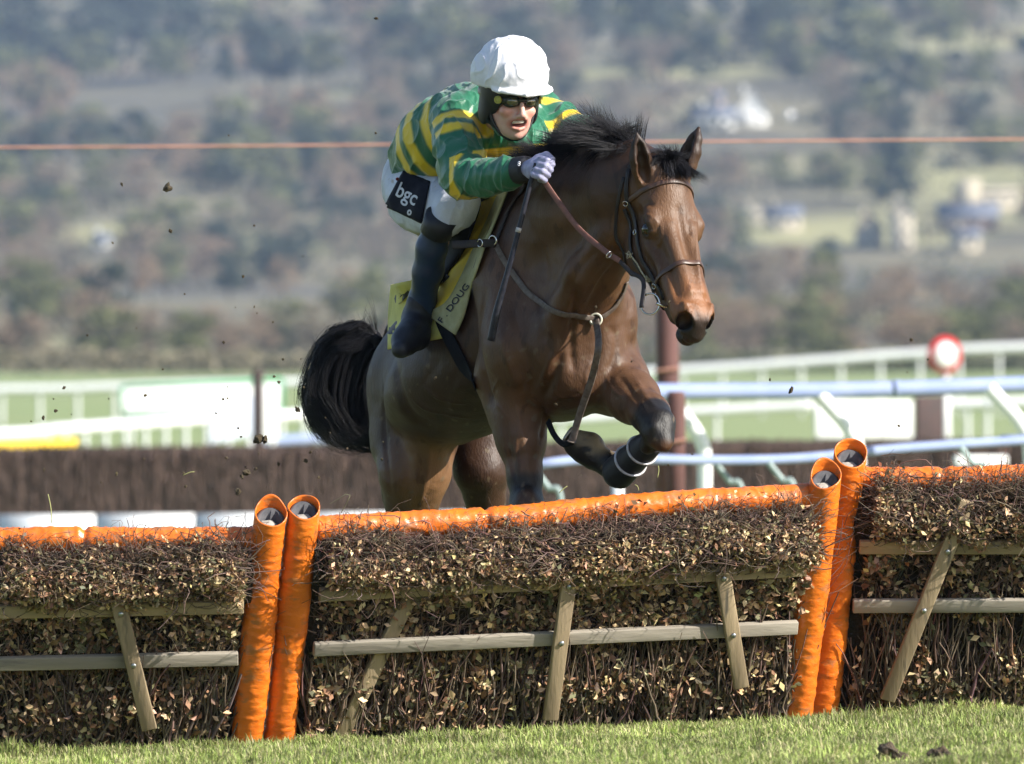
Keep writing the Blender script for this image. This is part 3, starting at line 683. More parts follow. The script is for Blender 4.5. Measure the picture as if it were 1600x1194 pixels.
rear, rD = patch("cloth", ([(611, 445), (607, 490), (606, 546)], [(702, 425), (702, 470), (700, 527)]), M_lemon, nc, .016, nu=18, nv_=24)
sc_ = empty("saddle_cloth", P(700, 450, 39.9), "yellow saddle cloth with pale lettered binding under the saddle", "saddle cloth")
cl, cD = patch("cloth", ([(765, 292), (742, 338), (724, 392), (694, 430), (684, 458), (664, 489)], [(788, 290), (766, 340), (742, 392), (722, 440), (706, 478), (694, 508)]), M_yel, sc_, .026, bulge=.006, nu=40, nv_=12, rip=.006)
bd, bD = patch("binding", ([(783, 290), (762, 340), (738, 392), (716, 440), (694, 474), (662, 489)], [(797, 290), (776, 342), (755, 394), (738, 446), (726, 492), (712, 524)]), M_pale, sc_, .044, nu=44, nv_=8)
M_ink = mat("ink", (.02, .02, .035), rough=.7)
def place_on(fr, to, up, Yoff, lift):
    """text baseline from photo point fr to to; up = photo up-vector for the letters; on the surface hit from camera of an object set"""
    pass
sad = empty("saddle", P(705, 400, 39.8), "black racing saddle with flap under the jockey's knee", "saddle")
flap, fD = patch("flap", ([(742, 318), (720, 335), (702, 365), (688, 400), (680, 440)], [(752, 306), (744, 340), (728, 385), (700, 425), (684, 450)]), M_blackg, sad, .085, bulge=.02, nu=26, nv_=10, thick=.012)
tube("pommel", [P(735, 322, 39.78), P(752, 306, 39.75), P(775, 300, 39.8), P(800, 312, 39.9)], [.014, .02, .02, .014], M_leather, sad, 12)
tube("seat", [P(735, 330, 39.85), P(700, 375, 40.05), P(672, 420, 40.25)], [.02, .035, .03], M_leather, sad, 14)
gs = sstrap("girth", [(690, 495), (703, 525), (720, 556), (736, 584), (744, 598)], .050, M_blackg, sad, .012, n=14)
# second buckle strap crossing the cloth
def bvh_obj(o):
    dg = bpy.context.evaluated_depsgraph_get(); dg.update(); e = o.evaluated_get(dg); me = e.to_mesh(); mw = o.matrix_world
    b = BVHTree.FromPolygons([mw @ v.co for v in me.vertices], [tuple(p.vertices) for p in me.polygons]); e.to_mesh_clear(); return b
def letters(name, body, m, parent, target, c, right, up, size, bold=0.0, lift=.006, shear=0.0):
    """prints text on target: c,right,up in photo pixels"""
    bpy.context.view_layer.update(); T = bvh_obj(target); right = np.array(right, float); up = np.array(up, float)
    def place(x, y):
        px, py = np.array(c) + right * x + up * y
        d = nrm(P(px, py, 39.0) - np.array((0, 0, CAMH))); h = T.ray_cast(Vector((0, 0, CAMH)), Vector(d))
        if h[0] is None: h = T.find_nearest(Vector(P(px, py, 39.6))); return np.array(h[0]) + np.array((0, -lift, 0))
        return np.array(h[0]) - d * lift
    return text_mesh(name, body, m, parent, place, size, bold, shear)
letters("lettering", "F . DOUG", M_ink, sc_, bd, (709, 474), (.60 * 29, -.80 * 29), (-.80 * 22, -.55 * 22), .60, .008)
letters("lettering", "FE", M_ink, nc, rear, (613, 517), (0, -15), (-17, 0), .8, .02)
# dark tick-like mark
def mark(name, pix, m, parent, target, lift=.010):
    bpy.context.view_layer.update(); T = bvh_obj(target); V = []
    for px, py in pix:
        d = nrm(P(px, py, 39.0) - np.array((0, 0, CAMH))); h = T.ray_cast(Vector((0, 0, CAMH)), Vector(d)); V.append(np.array(h[0]) - d * lift if h[0] is not None else P(px, py, 39.8))
    me = bpy.data.meshes.new(name); me.from_pydata([tuple(v) for v in V], [], [tuple(range(len(V)))]); return link(name, me, m, parent)
mark("emblem", [(616, 467), (618, 461), (624, 458), (627, 461), (632, 459), (637, 454), (640, 456), (637, 463), (630, 470), (623, 475), (618, 474)], M_ink, nc, rear)
# ---------------------------------------------------------------- jockey
F0 = nrm(np.array((.36, -.91, -.20)))          # where the face looks
US = nrm(np.array((.04, -.10, 1.0)) ); US = nrm(US - F0 * (US @ F0)); RS = np.cross(F0, US)   # RS: image-left side?
if RS[0] < 0: RS = -RS                           # RS points to image right
HC = P(799, 153, 39.32)
def G(r, u, f_): return HC + RS * r + US * u + F0 * f_
SHR, SHL = P(712, 186, 39.62), P(848, 180, 39.80)
ELR, WRR = P(712, 278, 39.38), P(812, 266, 39.12)
ELL, WRL = P(915, 215, 39.62), P(885, 248, 39.42)
HIR, HIL = P(640, 285, 40.16), P(700, 275, 40.35)
KNR, KNL = P(696, 334, 39.64), P(860, 350, 40.00)
ANR, ANL = P(650, 497, 39.80), P(800, 480, 40.25)
person = empty("person", P(690, 350, 39.8), "jockey in green and yellow hooped silks crouched over the horse's neck", "jockey")
def sdf(lo, hi, h): return Field(lo, hi, h)
# -- body, one continuous surface : head, neck, torso, arms, gloved hand forms, legs
f = sdf((-.45, 38.85, .95), (.42, 40.65, 2.45), .0048)
f.ell(G(0, .035, -.02), (.078, .108, .098), (RS, US, F0), .01)
f.ell(G(0, -.055, .045), (.058, .070, .050), (RS, US, F0), .03)            # face
f.ell(G(0, -.116, .060), (.026, .020, .026), (RS, US, F0), .022)           # chin
for sg in (-1, 1):
    f.cone(G(sg * .056, -.045, -.0), G(sg * .030, -.105, .045), .022, .016, .025)      # jaw
    f.ell(G(sg * .044, -.034, .066), (.022, .018, .021), (RS, US, F0), .018)           # cheekbone
    f.ell(G(sg * .030, .006, .092), (.015, .010, .010), (RS, US, F0), .01, op='cut')   # eye hollow
    f.ell(G(sg * .030, .004, .076), (.012, .012, .012), (RS, US, F0), .004)
    f.ell(G(sg * .012, -.046, .104), (.008, .007, .010), (RS, US, F0), .006)           # nostril wing
    f.ell(G(sg * .078, -.015, -.012), (.008, .028, .018), (RS, US, F0), .01)           # ear
f.cone(G(0, .006, .094), G(0, -.040, .116), .008, .011, .010)              # nose
f.ell(G(0, -.058, .088), (.024, .012, .014), (RS, US, F0), .012)
f.ell(G(0, -.075, .102), (.036, .0175, .030), (nrm(RS + .10 * US), nrm(US - .10 * RS), F0), .004, op='cut')  # open mouth
f.cone(G(-.030, -.060, .084), G(0, -.058, .096), .0040, .0045, .004); f.cone(G(.030, -.056, .084), G(0, -.058, .096), .0040, .0045, .004)      # upper lip
f.cone(G(-.020, -.090, .086), G(0, -.094, .092), .0055, .0060, .005); f.cone(G(.020, -.090, .086), G(0, -.094, .092), .0055, .0060, .005)      # lower lip
NK = (SHR + SHL) / 2 + np.array((-.02, .06, .0))
f.chain([(G(0, -.06, -.035), .055), (NK, .062)], .03)
hipm = (HIR + HIL) / 2; chestm = (SHR + SHL) / 2 + np.array((-.05, .08, -.10))
f.cone(chestm, hipm + np.array((0, -.05, .04)), .13, .12, .06, flat=(np.cross(nrm(hipm - chestm), HL), 1.25))
f.cone(SHR, SHL, .062, .062, .04)
def limb(f, pts, k=.03):
    f.chain(pts, k)
limb(f, [(SHR, .055), ((SHR + ELR) / 2, .046), (ELR, .038), ((ELR * .6 + WRR * .4), .040), (WRR, .026)])
limb(f, [(SHL, .055), ((SHL + ELL) / 2, .046), (ELL, .038), ((ELL * .6 + WRL * .4), .040), (WRL, .026)])
limb(f, [(HIR, .105), ((HIR + KNR) / 2, .080), (KNR, .042), (KNR * .7 + ANR * .3, .034), (ANR, .030), (P(640, 528, 39.72), .036), (P(632, 545, 39.68), .03)])
limb(f, [(HIL, .105), ((HIL + KNL) / 2, .080), (KNL, .056), (KNL * .7 + ANL * .3, .052), (ANL, .036), (ANL + np.array((.0, -.1, -.05)), .03)])
def hand(f, wr, ctr, fdir, back, side, grow=0.0):
    """fist on the reins: palm plus four curled fingers and a thumb; fdir = wrist to knuckles, back = back of the hand, side = towards the thumb"""
    fdir = nrm(fdir); back = nrm(back - fdir * (np.dot(back, fdir))); side = nrm(side - fdir * np.dot(side, fdir) - back * np.dot(side, back)); g = grow
    f.ell(ctr, (.042 + g, .040 + g, .020 + g), (fdir, side, back), .012); f.cone(wr, ctr, .026 + g, .024 + g, .015)
    for i, (ln_, sp) in enumerate(((.030, .030), (.033, .010), (.031, -.011), (.026, -.030))):
        k = ctr + fdir * (.036 - abs(sp) * .15) + side * sp + back * .006
        a = k + fdir * ln_ * .75 - back * .012; b = a - back * .028 - fdir * .010; c_ = b - fdir * .024 + back * .004
        r = .0098 + g * .7
        f.chain([(k, r * 1.05), (a, r), (b, r * .95), (c_, r * .85)], .003)
    t0 = ctr + side * .036 - fdir * .012 - back * .004; t1 = t0 + side * .018 + fdir * .026 - back * .012; t2 = t1 + fdir * .024 - side * .008 - back * .012
    f.chain([(t0, .013 + g), (t1, .011 + g), (t2, .010 + g)], .006)
HR = P(835, 262, 39.03); HLc = P(872, 244, 39.38)
handR = (WRR, HR, nrm(HR - WRR + np.array((0, 0, -.01))), np.array((-.35, -.85, .35)), np.array((.1, -.2, 1.0)))
handL = (WRL, HLc, np.array((-.5, -.7, .1)), np.array((.2, -.3, 1.0)), np.array((-1, .2, .2)))
hand(f, *handR); hand(f, *handL)
V, Q = f.mesh()
M_skin = mat("skin", (.70, .43, .35), (.66, .36, .29), rough=.48, attr=True, scale=30, sss=.12, bump=.1, bscale=200, bdist=.001)
fr_, fu_, ff_ = (V - HC) @ RS, (V - HC) @ US, (V - HC) @ F0; sc_col = np.ones((len(V), 3))
def tint(w, c):
    global sc_col
    w = np.clip(w, 0, 1)[:, None]; sc_col = sc_col * (1 - w) + np.array(c) * w
mo = np.sqrt((fr_ / .040)**2 + ((fu_ + .076) / .025)**2); tint((ff_ > .03) * (fu_ < -.056) * smooth01(1.2, .9, mo) * .6, (.75, .42, .40))
tint((ff_ > .03) * smooth01(.9, .6, mo) * (ff_ < .086), (.12, .04, .04))
tint((ff_ > .02) * smooth01(.03, .012, np.abs(np.hypot(np.abs(fr_) - .046, fu_ + .035))) * .5, (1.0, .62, .56)); tint((ff_ > .02) * smooth01(-.085, -.11, fu_) * .25, (.72, .66, .66))
body = link("body", np_mesh("body", V, Q, True, sc_col), M_skin, person)
# teeth and hair
M_teeth = mat("teeth", (.75, .72, .62), rough=.3)
tube("teeth", [G(-.025, -.072, .070), G(-.013, -.070, .080), G(.0, -.069, .083), G(.013, -.0685, .080), G(.025, -.068, .070)], .0066, M_teeth, person, 8)
# -- gloves
def glove(h, m):
    lo = np.minimum(h[0], h[1]) - .12; hi = np.maximum(h[0], h[1]) + .12
    g = Field(lo, hi, .0035); hand(g, *h, grow=.0035); v, q = g.mesh(); return link("glove", np_mesh("glove", v, q, True), m, person)
M_glove = mat("glove_lilac", (.38, .38, .54), (.26, .26, .40), rough=.6, scale=60, bump=.3, bscale=150, bdist=.003)
glove(handR, M_glove); glove(handL, M_glove)
M_cuff = mat("cuff_black", (.012, .012, .018), (.02, .02, .028), rough=.65, scale=60)
cd = nrm(HR - WRR)
tube("cuff", [WRR - cd * .040, WRR - cd * .01, WRR + cd * .035, WRR + cd * .060], [.042, .048, .047, .042], M_cuff, person, 20)
cuffo = bpy.data.objects["cuff"]
M_whiteink = mat("white_print", (.72, .72, .78), rough=.6)
letters("emblem", "8", M_whiteink, cuffo, cuffo, (811, 256), (13, 1), (1, -13), .8, .01)
cd = nrm(HLc - WRL); tube("cuff", [WRL - cd * .045, WRL, WRL + cd * .03], [.041, .043, .038], M_cuff, person, 20)
# -- silks
f = sdf((-.50, 38.9, 1.55), (.40, 40.5, 2.30), .0042)
SA = P(742, 150, 39.74)
f.chain([(P(760, 170, 39.72), .10), (P(730, 195, 39.80), .135), (P(690, 222, 39.92), .145), (P(668, 245, 40.05), .135)], .05)
f.chain([(P(815, 190, 39.72), .095), (P(760, 235, 39.85), .12), (P(715, 255, 39.98), .12)], .06)
f.cone(P(725, 180, 39.64), P(835, 176, 39.82), .082, .078, .05)
f.chain([(P(640, 222, 40.15), .05), (P(655, 255, 40.1), .07)], .05)
f.chain([(SHR, .088), (P(714, 225, 39.50), .082), (P(722, 258, 39.42), .082), (P(725, 276, 39.37), .074), (P(760, 278, 39.26), .064), (P(790, 272, 39.17), .050), (P(800, 269, 39.13), .043)], .03)
f.chain([(SHL, .078), (P(875, 192, 39.74), .068), (P(905, 210, 39.62), .060), (P(900, 232, 39.52), .052), (WRL, .042)], .03)
f.chain([(P(765, 215, 39.62), .06), (P(815, 222, 39.60), .07), (P(850, 215, 39.66), .06)], .05)   # slack front of the silks
f.ell(G(0, -.10, -.02), (.060, .035, .060), (RS, US, F0), .02)
f.cone(G(0, -.03, .02), G(0, -.145, .055), .062, .035, .012, op='cut')
V, Q = f.mesh(); N_ = vnormals(V, Q)
# folds run round the sleeves and down from the shoulders
w = .003 * wavy(V * np.array((1.0, .5, .35)), 40, 41) + .001 * wavy(V @ np.array(((1, .2, .5), (.1, .4, 0), (.9, 0, .3))), 80, 42)
s1, t1 = seg_dist(V, SHR, ELR); s2, t2 = seg_dist(V, ELR, WRR); s3, t3 = seg_dist(V, SHL, ELL)
w += .003 * np.sin(t2 * 34 + 4 * wavy(V, 22, 43)) * smooth01(.12, .08, s2) * smooth01(0, .4, t2)
w += .002 * np.sin(t1 * 22 + 4 * wavy(V, 25, 44)) * smooth01(.13, .09, s1)
def ridged(V, f, seed):
    o = Vector((seed * 7.3, 1.7, 3.1)); return np.array([1 - 2 * abs(mnoise.noise(Vector(v) * f + o)) for v in V])
w += .0085 * (ridged(V @ np.array(((1.5, .2, .5), (.2, .8, 0), (-.5, 0, .6))), 11, 1)**4 - .25) + .0022 * (ridged(V * np.array((1.2, .8, .5)), 26, 2)**3 - .3)
V = V + N_ * w[:, None]
px = 800 + V[:, 0] * FPX / V[:, 1]; py = HOR - (V[:, 2] - CAMH) * FPX / V[:, 1]
# hoops: cloth coordinate along each sleeve and down the torso
green = np.array((.008, .135, .065)); yel = np.array((.86, .60, .02))
colr = np.tile(green, (len(V), 1))
def band(c, lo, hi, msk):
    """soft-edged hoop"""
    w_ = smooth01(lo - .008, lo + .008, c) * (1 - smooth01(hi - .008, hi + .008, c)) * msk
    return w_
torso_ax = nrm(P(640, 262, 40.1) - P(775, 165, 39.7)); tc = (V - P(775, 165, 39.7)) @ torso_ax
arm1 = nrm(P(722, 272, 39.4) - SHR); c1 = (V - SHR) @ arm1; arm2 = nrm(WRR - P(722, 276, 39.37)); c2 = (V - P(722, 276, 39.37)) @ arm2
d1_, _ = seg_dist(V, SHR, P(722, 272, 39.4)); d2_, _ = seg_dist(V, P(722, 276, 39.37), WRR); dT, _ = seg_dist(V, P(760, 170, 39.75), P(660, 245, 40.05)); dL, _ = seg_dist(V, SHL, P(905, 212, 39.6)); dF, _ = seg_dist(V, P(790, 195, 39.62), P(830, 225, 39.6))
isarm2 = (d2_ < .085) & (c2 > -.02) & (px > 702) & (py > 240); isarm1 = (~isarm2) & (px > 672 + .25 * (py - 180).clip(0, 60) + 26 * (py > 245)) & (px < np.where(py > 216, 738, 772)) & (V[:, 1] < 39.80) & (d1_ < .16); isL = (dL < .095) & (px > 842)
istorso = ~(isarm1 | isarm2 | isL)
y = np.zeros(len(V))
for lo, hi in ((.055, .10), (.135, .175)): y = np.maximum(y, band(c1, lo, hi, isarm1))
y = np.maximum(y, band(c2, -.012, .045, isarm2))
for lo, hi in ((.03, .065), (.155, .195)): y = np.maximum(y, band((V - SHL) @ nrm(P(905, 212, 39.6) - SHL), lo, hi, isL))
fr_ = istorso & (px > np.where(py > 216, 738, 770))
for lo, hi in ((.175, .225), (.275, .32), (.36, .405)): y = np.maximum(y, band(tc, lo, hi, istorso & (px < 712)))
y = np.maximum(y, band(HOR - py + .35 * (px - 800), HOR - 246 - 0, HOR - 230, fr_) if False else smooth01(228, 231, py + .10 * (px - 800)) * (1 - smooth01(249, 252, py + .10 * (px - 800))) * fr_)
colr = colr * (1 - y[:, None]) + yel * y[:, None]
M_silk = mat("racing_silk", (1, 1, 1), (.86, .88, .86), rough=.42, scale=10, bump=.5, bscale=45, attr=True, sheen=.25, spec=.55, stretch=(1.0, .6, .5), bdist=.008)
silks = link("silks", np_mesh("silks", V, Q, True, colr), M_silk, person)
# -- breeches
f = sdf((-.52, 39.3, 1.35), (.30, 40.65, 2.15), .0055)
f.chain([(P(662, 250, 40.14), .115), (P(655, 272, 40.16), .12)], .05)
f.chain([(P(648, 292, 40.14), .118), (P(662, 312, 39.95), .112), (P(690, 322, 39.76), .086), (P(712, 326, 39.64), .066), (P(695, 346, 39.63), .060)], .04)
f.chain([(P(640, 320, 40.05), .07), (P(676, 345, 39.75), .055)], .04)
f.chain([(P(714, 322, 39.64), .058), (P(738, 310, 39.60), .030)], .04)
f.chain([(HIL, .115), ((HIL + KNL) / 2, .09), (KNL, .065), (KNL * .8 + ANL * .2, .055)], .05)
V, Q = f.mesh(); N_ = vnormals(V, Q)
V = V + N_ * (.003 * wavy(V * np.array((1, 1, 1.6)), 36, 51) + .0035 * (ridged(V * np.array((1.6, .9, .7)), 13, 3)**4 - .25))[:, None]
M_breech = mat("breeches_white", (.66, .68, .76), (.56, .58, .66), rough=.65, scale=12, bump=.5, bscale=70, bdist=.005, c3=(.35, .33, .3), s3=40, t3=.70)
br = link("breeches", np_mesh("breeches", V, Q, True), M_breech, person); 
# black sponsor patch on the thigh
M_navy = mat("patch_navy", (.006, .007, .016), (.010, .010, .020), rough=.8, scale=40, spec=.15)
bpy.context.view_layer.update(); BT = bvh_obj(br)
def on_b(px, py, lift, T=None):
    T = T or BT; d = nrm(P(px, py, 39.0) - np.array((0, 0, CAMH))); h = T.ray_cast(Vector((0, 0, CAMH)), Vector(d))
    if h[0] is None: h = T.find_nearest(Vector(P(px, py, 39.95))); return np.array(h[0]) + np.array(h[1]) * lift
    return np.array(h[0]) - d * lift * .4 + np.array(h[1]) * lift
def quadpatch(name, c4, m, parent, T, lift=.004, n=16):
    c4 = np.array(c4, float); V = []
    for i in range(n):
        for j in range(n):
            u, v = i / (n - 1), j / (n - 1); q = (c4[0] * (1 - u) + c4[1] * u) * (1 - v) + (c4[3] * (1 - u) + c4[2] * u) * v; V.append(on_b(q[0], q[1], lift, T))
    idx = np.arange(n * n).reshape(n, n); Qq = np.stack([idx[:-1, :-1], idx[:-1, 1:], idx[1:, 1:], idx[1:, :-1]], -1).reshape(-1, 4)
    o = link(name, np_mesh(name, np.array(V), Qq, True), m, parent); md = o.modifiers.new("s", 'SOLIDIFY'); md.thickness = .002; md.offset = 0; return o
pt = quadpatch("thigh_patch", [(631, 268), (673, 285), (660, 349), (602, 322)], M_navy, br, BT)
letters("lettering", "bgc", M_whiteink, pt, pt, (636, 304), (.80 * 40, .44 * 40), (.40 * 46, -.92 * 46), .72, .010)
letters("lettering", "o", M_whiteink, pt, pt, (640, 331), (.8 * 26, .44 * 26), (.35 * 30, -.93 * 30), .55, .025)
M_red = mat("red_dot", (.45, .03, .02), rough=.6); 
mark("red_dot", [(619, 278), (622, 277), (624, 280), (621, 283), (618, 281)], M_red, pt, pt); mark("white_dot", [(612, 280), (615, 281), (615, 287), (611, 285)], M_whiteink, pt, pt)
# -- boots
M_bootb = mat("boot_leather_blue", (.018, .045, .10), (.02, .03, .06), rough=.38, scale=6, bump=.4, bscale=50, bdist=.004, spec=.4)
M_bootk = mat("boot_leather_black", (.010, .011, .018), (.014, .014, .022), rough=.5, scale=8, bump=.4, bscale=50, bdist=.004)
f = sdf((-.5, 39.4, 1.2), (-.10, 40.05, 1.95), .0045)
f.chain([(P(688, 342, 39.65), .050), (P(675, 388, 39.68), .053), (P(668, 425, 39.72), .052), (P(660, 468, 39.78), .045), (P(653, 497, 39.80), .042)], .02)
V, Q = f.mesh(); N_ = vnormals(V, Q); V = V + N_ * (.0025 * wavy(V, 45, 61))[:, None]
link("boot_shaft", np_mesh("boot_shaft", V, Q, True), M_bootb, person)
f.F[:] = .5
f.chain([(P(655, 475, 39.78), .046), (P(651, 500, 39.80), .048), (P(646, 522, 39.74), .056), (P(634, 532, 39.68), .046), (P(626, 545, 39.62), .034)], .03)
f.cone(P(664, 502, 39.86), P(660, 516, 39.86), .034, .03, .02)
V, Q = f.mesh(); N_ = vnormals(V, Q); V = V + N_ * (.002 * wavy(V, 60, 62))[:, None]
link("boot_foot", np_mesh("boot_foot", V, Q, True), M_bootk, person)
tube("boot_top", [P(691, 338, 39.60), P(681, 364, 39.64)], [.060, .057], M_bootk, person, 20, 24)
f = sdf(np.minimum(KNL, ANL) - .12, np.maximum(KNL, ANL) + .12, .007)
f.chain([(KNL * .8 + ANL * .2, .06), (ANL, .045), (ANL + np.array((.0, -.1, -.05)), .04)], .02); V, Q = f.mesh(); link("boot_shaft", np_mesh("boot_shaft", V, Q, True), M_bootb, person)
# stirrup
st = tube("stirrup", [P(668, 488, 39.84), P(674, 512, 39.84), P(662, 538, 39.80), P(640, 545, 39.78)], .006, M_steel, None, 8); tag(st, "thin steel stirrup iron around the jockey's dark boot", "stirrup")
strap("stirrup_leather", [P(700, 430, 39.80), P(685, 462, 39.83), P(668, 490, 39.84)], .016, .004, (-.7, -.7, 0), M_leather, st)
# -- helmet, cap cover, strap, goggles
hel = empty("helmet", G(0, .06, 0), None); hel.parent = person; hel.location = Vector(G(0, .06, 0)) - person.location
M_cap = mat("cap_white_silk", (.82, .82, .86), (.76, .76, .83), rough=.5, scale=14, bump=.5, bscale=28, bdist=.006, c3=(.35, .33, .36), s3=48, t3=.685)
def ridged0(V, f, seed):
    o = Vector((seed * 7.3, 1.7, 3.1)); return np.array([1 - 2 * abs(mnoise.noise(Vector(v) * f + o)) for v in V])
f = sdf(G(0, .08, 0) - .26, G(0, .08, 0) + .26, .0036)
f.ell(G(-.004, .082, -.008), (.128, .118, .140), (RS, US, F0), .0)
f.ell(G(.0, .135, -.010), (.098, .074, .105), (RS, US, F0), .035)
f.ell(G(-.055, .070, -.05), (.075, .075, .085), (RS, US, F0), .03)
f.ell(G(0, -.040, .06), (.30, .088, .30), (RS, nrm(US + .06 * F0 - .03 * RS), F0), .006, op='cut')
f.ell(G(0, -.02, -.02), (.102, .125, .118), (RS, US, F0), .004, op='cut')
for q in np.linspace(-1, 1, 45):
    th = q * 1.0; a = G(math.sin(th) * .114, .058 - .004 * math.cos(th), math.cos(th) * .124 - .01); b = G(math.sin(th) * .130 + .008, .044 - .006 * math.cos(th), math.cos(th) * .156 - .01)
    f.cone(a, b, .010, .006, .006)
V, Q = f.mesh(); N_ = vnormals(V, Q)
au = np.arctan2((V - HC) @ RS, (V - HC) @ F0 + .01); hu = (V - HC) @ US
w = -.0045 * np.exp(-(np.abs(np.sin(au * 3)) / .10)**2) * smooth01(.08, .11, hu) + .0018 * wavy(V, 38, 71) + .0045 * (ridged0(V * np.array((1, .8, 1)), 17, 6)**4 - .2) + .0012 * wavy(V * np.array((1.5, 1, .6)), 90, 72)
V = V + N_ * w[:, None]
link("cap_cover", np_mesh("cap_cover", V, Q, True), M_cap, hel)
M_hshell = mat("helmet_black", (.012, .012, .016), rough=.45, bump=.1)
f = sdf(G(0, .0, 0) - .2, G(0, .0, 0) + .2, .004)
f.ell(G(0, .04, -.012), (.108, .128, .118), (RS, US, F0), .0)
for sg in (-1, 1):
    f.ell(G(sg * .088, -.045, -.022), (.018, .052, .042), (RS, US, F0), .02)
    f.cone(G(sg * .082, -.07, -.01), G(sg * .045, -.118, .035), .010, .008, .01)
f.ell(G(0, -.075, -.085), (.075, .04, .03), (RS, US, F0), .03)
f.cone(G(-.045, -.118, .035), G(.045, -.118, .035), .008, .008, .01)
f.ell(G(0, -.066, .078), (.074, .094, .095), (RS, US, F0), .01, op='cut')
f.ell(G(0, -.12, -.03), (.075, .10, .085), (RS, US, F0), .01, op='cut')
V, Q = f.mesh(); link("shell", np_mesh("shell", V, Q, True), M_hshell, hel)
tube("chin_strap", [G(-.084, -.03, .01), G(-.070, -.085, .025), G(-.035, -.128, .045), G(0, -.137, .055), G(.035, -.128, .045), G(.07, -.085, .025), G(.084, -.03, .01)], .006, M_hshell, hel, 6)
gog = empty("goggles", G(0, 0, .09), None); gog.parent = person; gog.location = Vector(G(0, 0, .09)) - person.location
M_gogf = mat("goggle_frame", (.018, .022, .018), rough=.3); M_lens = mat("goggle_lens", (.020, .022, .012), (.12, .11, .05), rough=.06, scale=30, coat=1.0, spec=.9)
M_button = mat("goggle_button", (.42, .40, .06), (.5, .47, .12), rough=.5)
f = sdf(G(0, 0, .06) - .14, G(0, 0, .06) + .14, .0032)
for sg in (-1, 1):
    f.ell(G(sg * .034, .004, .086), (.034, .023, .020), (nrm(RS - sg * .35 * F0), US, nrm(F0 + sg * .35 * RS)), .010)
    f.ell(G(sg * .034, .003, .110), (.026, .016, .016), (nrm(RS - sg * .35 * F0), US, nrm(F0 + sg * .35 * RS)), .004, op='cut')
f.cone(G(-.012, .010, .108), G(.012, .010, .108), .006, .006, .006)
V, Q = f.mesh(); link("frame", np_mesh("frame", V, Q, True), M_gogf, gog)
for sg in (-1, 1):
    f = sdf(G(sg * .034, 0, .08) - .06, G(sg * .034, 0, .08) + .06, .0035); f.ell(G(sg * .034, .003, .089), (.029, .019, .015), (nrm(RS - sg * .35 * F0), US, nrm(F0 + sg * .35 * RS)), 0)
    V, Q = f.mesh(); link("lens", np_mesh("lens", V, Q, True), M_lens, gog)
    band_ = [G(sg * .060, .006, .078), G(sg * .085, .010, .040), G(sg * .104, .014, -.01), G(sg * .09, .016, -.08), G(0, .016, -.132)]
    strap("band", band_, .022, .003, lambda q: nrm((q - G(0, .01, -.01))), M_gogf, gog, n=24)
    nn = nrm(RS * sg * .8 + F0 * .55); c = G(sg * .073, .006, .070) + nn * .004
    tube("button", [c, c + nn * .006], [.014, .012], M_button, gog, 20, 16)
    tube("button_rim", ring_pts(c + nn * .007, nn, .0115, 20), .002, M_button, gog, 6, closed=True)
# ---------------------------------------------------------------- ground and hills
def gz(x, y):
    x = np.asarray(x, float); y = np.asarray(y, float)
    base = np.interp(y, [0, 50, 75, 110, 200, 400, 500, 700, 1000, 1500, 2000, 3000, 4000, 5200, 7000], [.02, .0, -.35, -.5, -.5, 0, .35, .2, 1.4, 11, 28, 82, 150, 260, 300])
    cross = .037 * np.clip(x, -8, 8) * (1 - smooth01(45, 75, y)) + .012 * np.clip(x, -60, 60) * smooth01(300, 480, y) * (1 - smooth01(600, 800, y))
    hill = smooth01(1300, 2000, y) * (8 * np.sin(x / 170 + y / 400) + 5 * np.sin(x / 75 - y / 230))
    return base + cross + hill
def sheet(name, xs, ys, m, dz=0.0, kind='structure', rough=0.0, parent=None):
    X, Y = np.meshgrid(xs, ys, indexing='ij'); Z = gz(X, Y) + dz
    if rough: Z = Z + rough * wavy(np.stack([X.ravel(), Y.ravel(), 0 * X.ravel()], 1), 3, 5).reshape(X.shape)
    V = np.stack([X, Y, Z], -1).reshape(-1, 3); idx = np.arange(len(V)).reshape(X.shape)
    Q = np.stack([idx[:-1, :-1], idx[1:, :-1], idx[1:, 1:], idx[:-1, 1:]], -1).reshape(-1, 4)
    return tag(link(name, np_mesh(name, V, Q, True), m), kind=kind)
M_turf = mat("turf", (.075, .115, .028), (.115, .135, .045), rough=.95, scale=2.2, bump=.6, bscale=60, bdist=.02, c3=(.17, .145, .07), s3=5, t3=.60)
M_hill = mat("hill_ground", (.18, .155, .09), (.09, .08, .06), rough=1.0, scale=.012, detail=5, c3=(.31, .29, .14), s3=.006, t3=.56, mixlo=.42, mixhi=.58)
M_course = mat("course_turf", (.21, .27, .10), (.24, .28, .12), rough=.95, scale=.05, detail=4, c3=(.22, .20, .10), s3=.02, t3=.62)
sheet("ground", np.linspace(-30, 30, 61), np.concatenate([np.linspace(2, 32, 16), np.linspace(33, 60, 55)]), M_turf)
xs = np.concatenate([[-1500, -900, -500], np.linspace(-300, 300, 41), [500, 900, 1500]])
sheet("course_grass_ground", xs, np.concatenate([np.linspace(60, 200, 29), np.linspace(215, 900, 30)]), M_course)
sheet("hillside_terrain", xs, np.linspace(900, 6800, 90), M_hill)

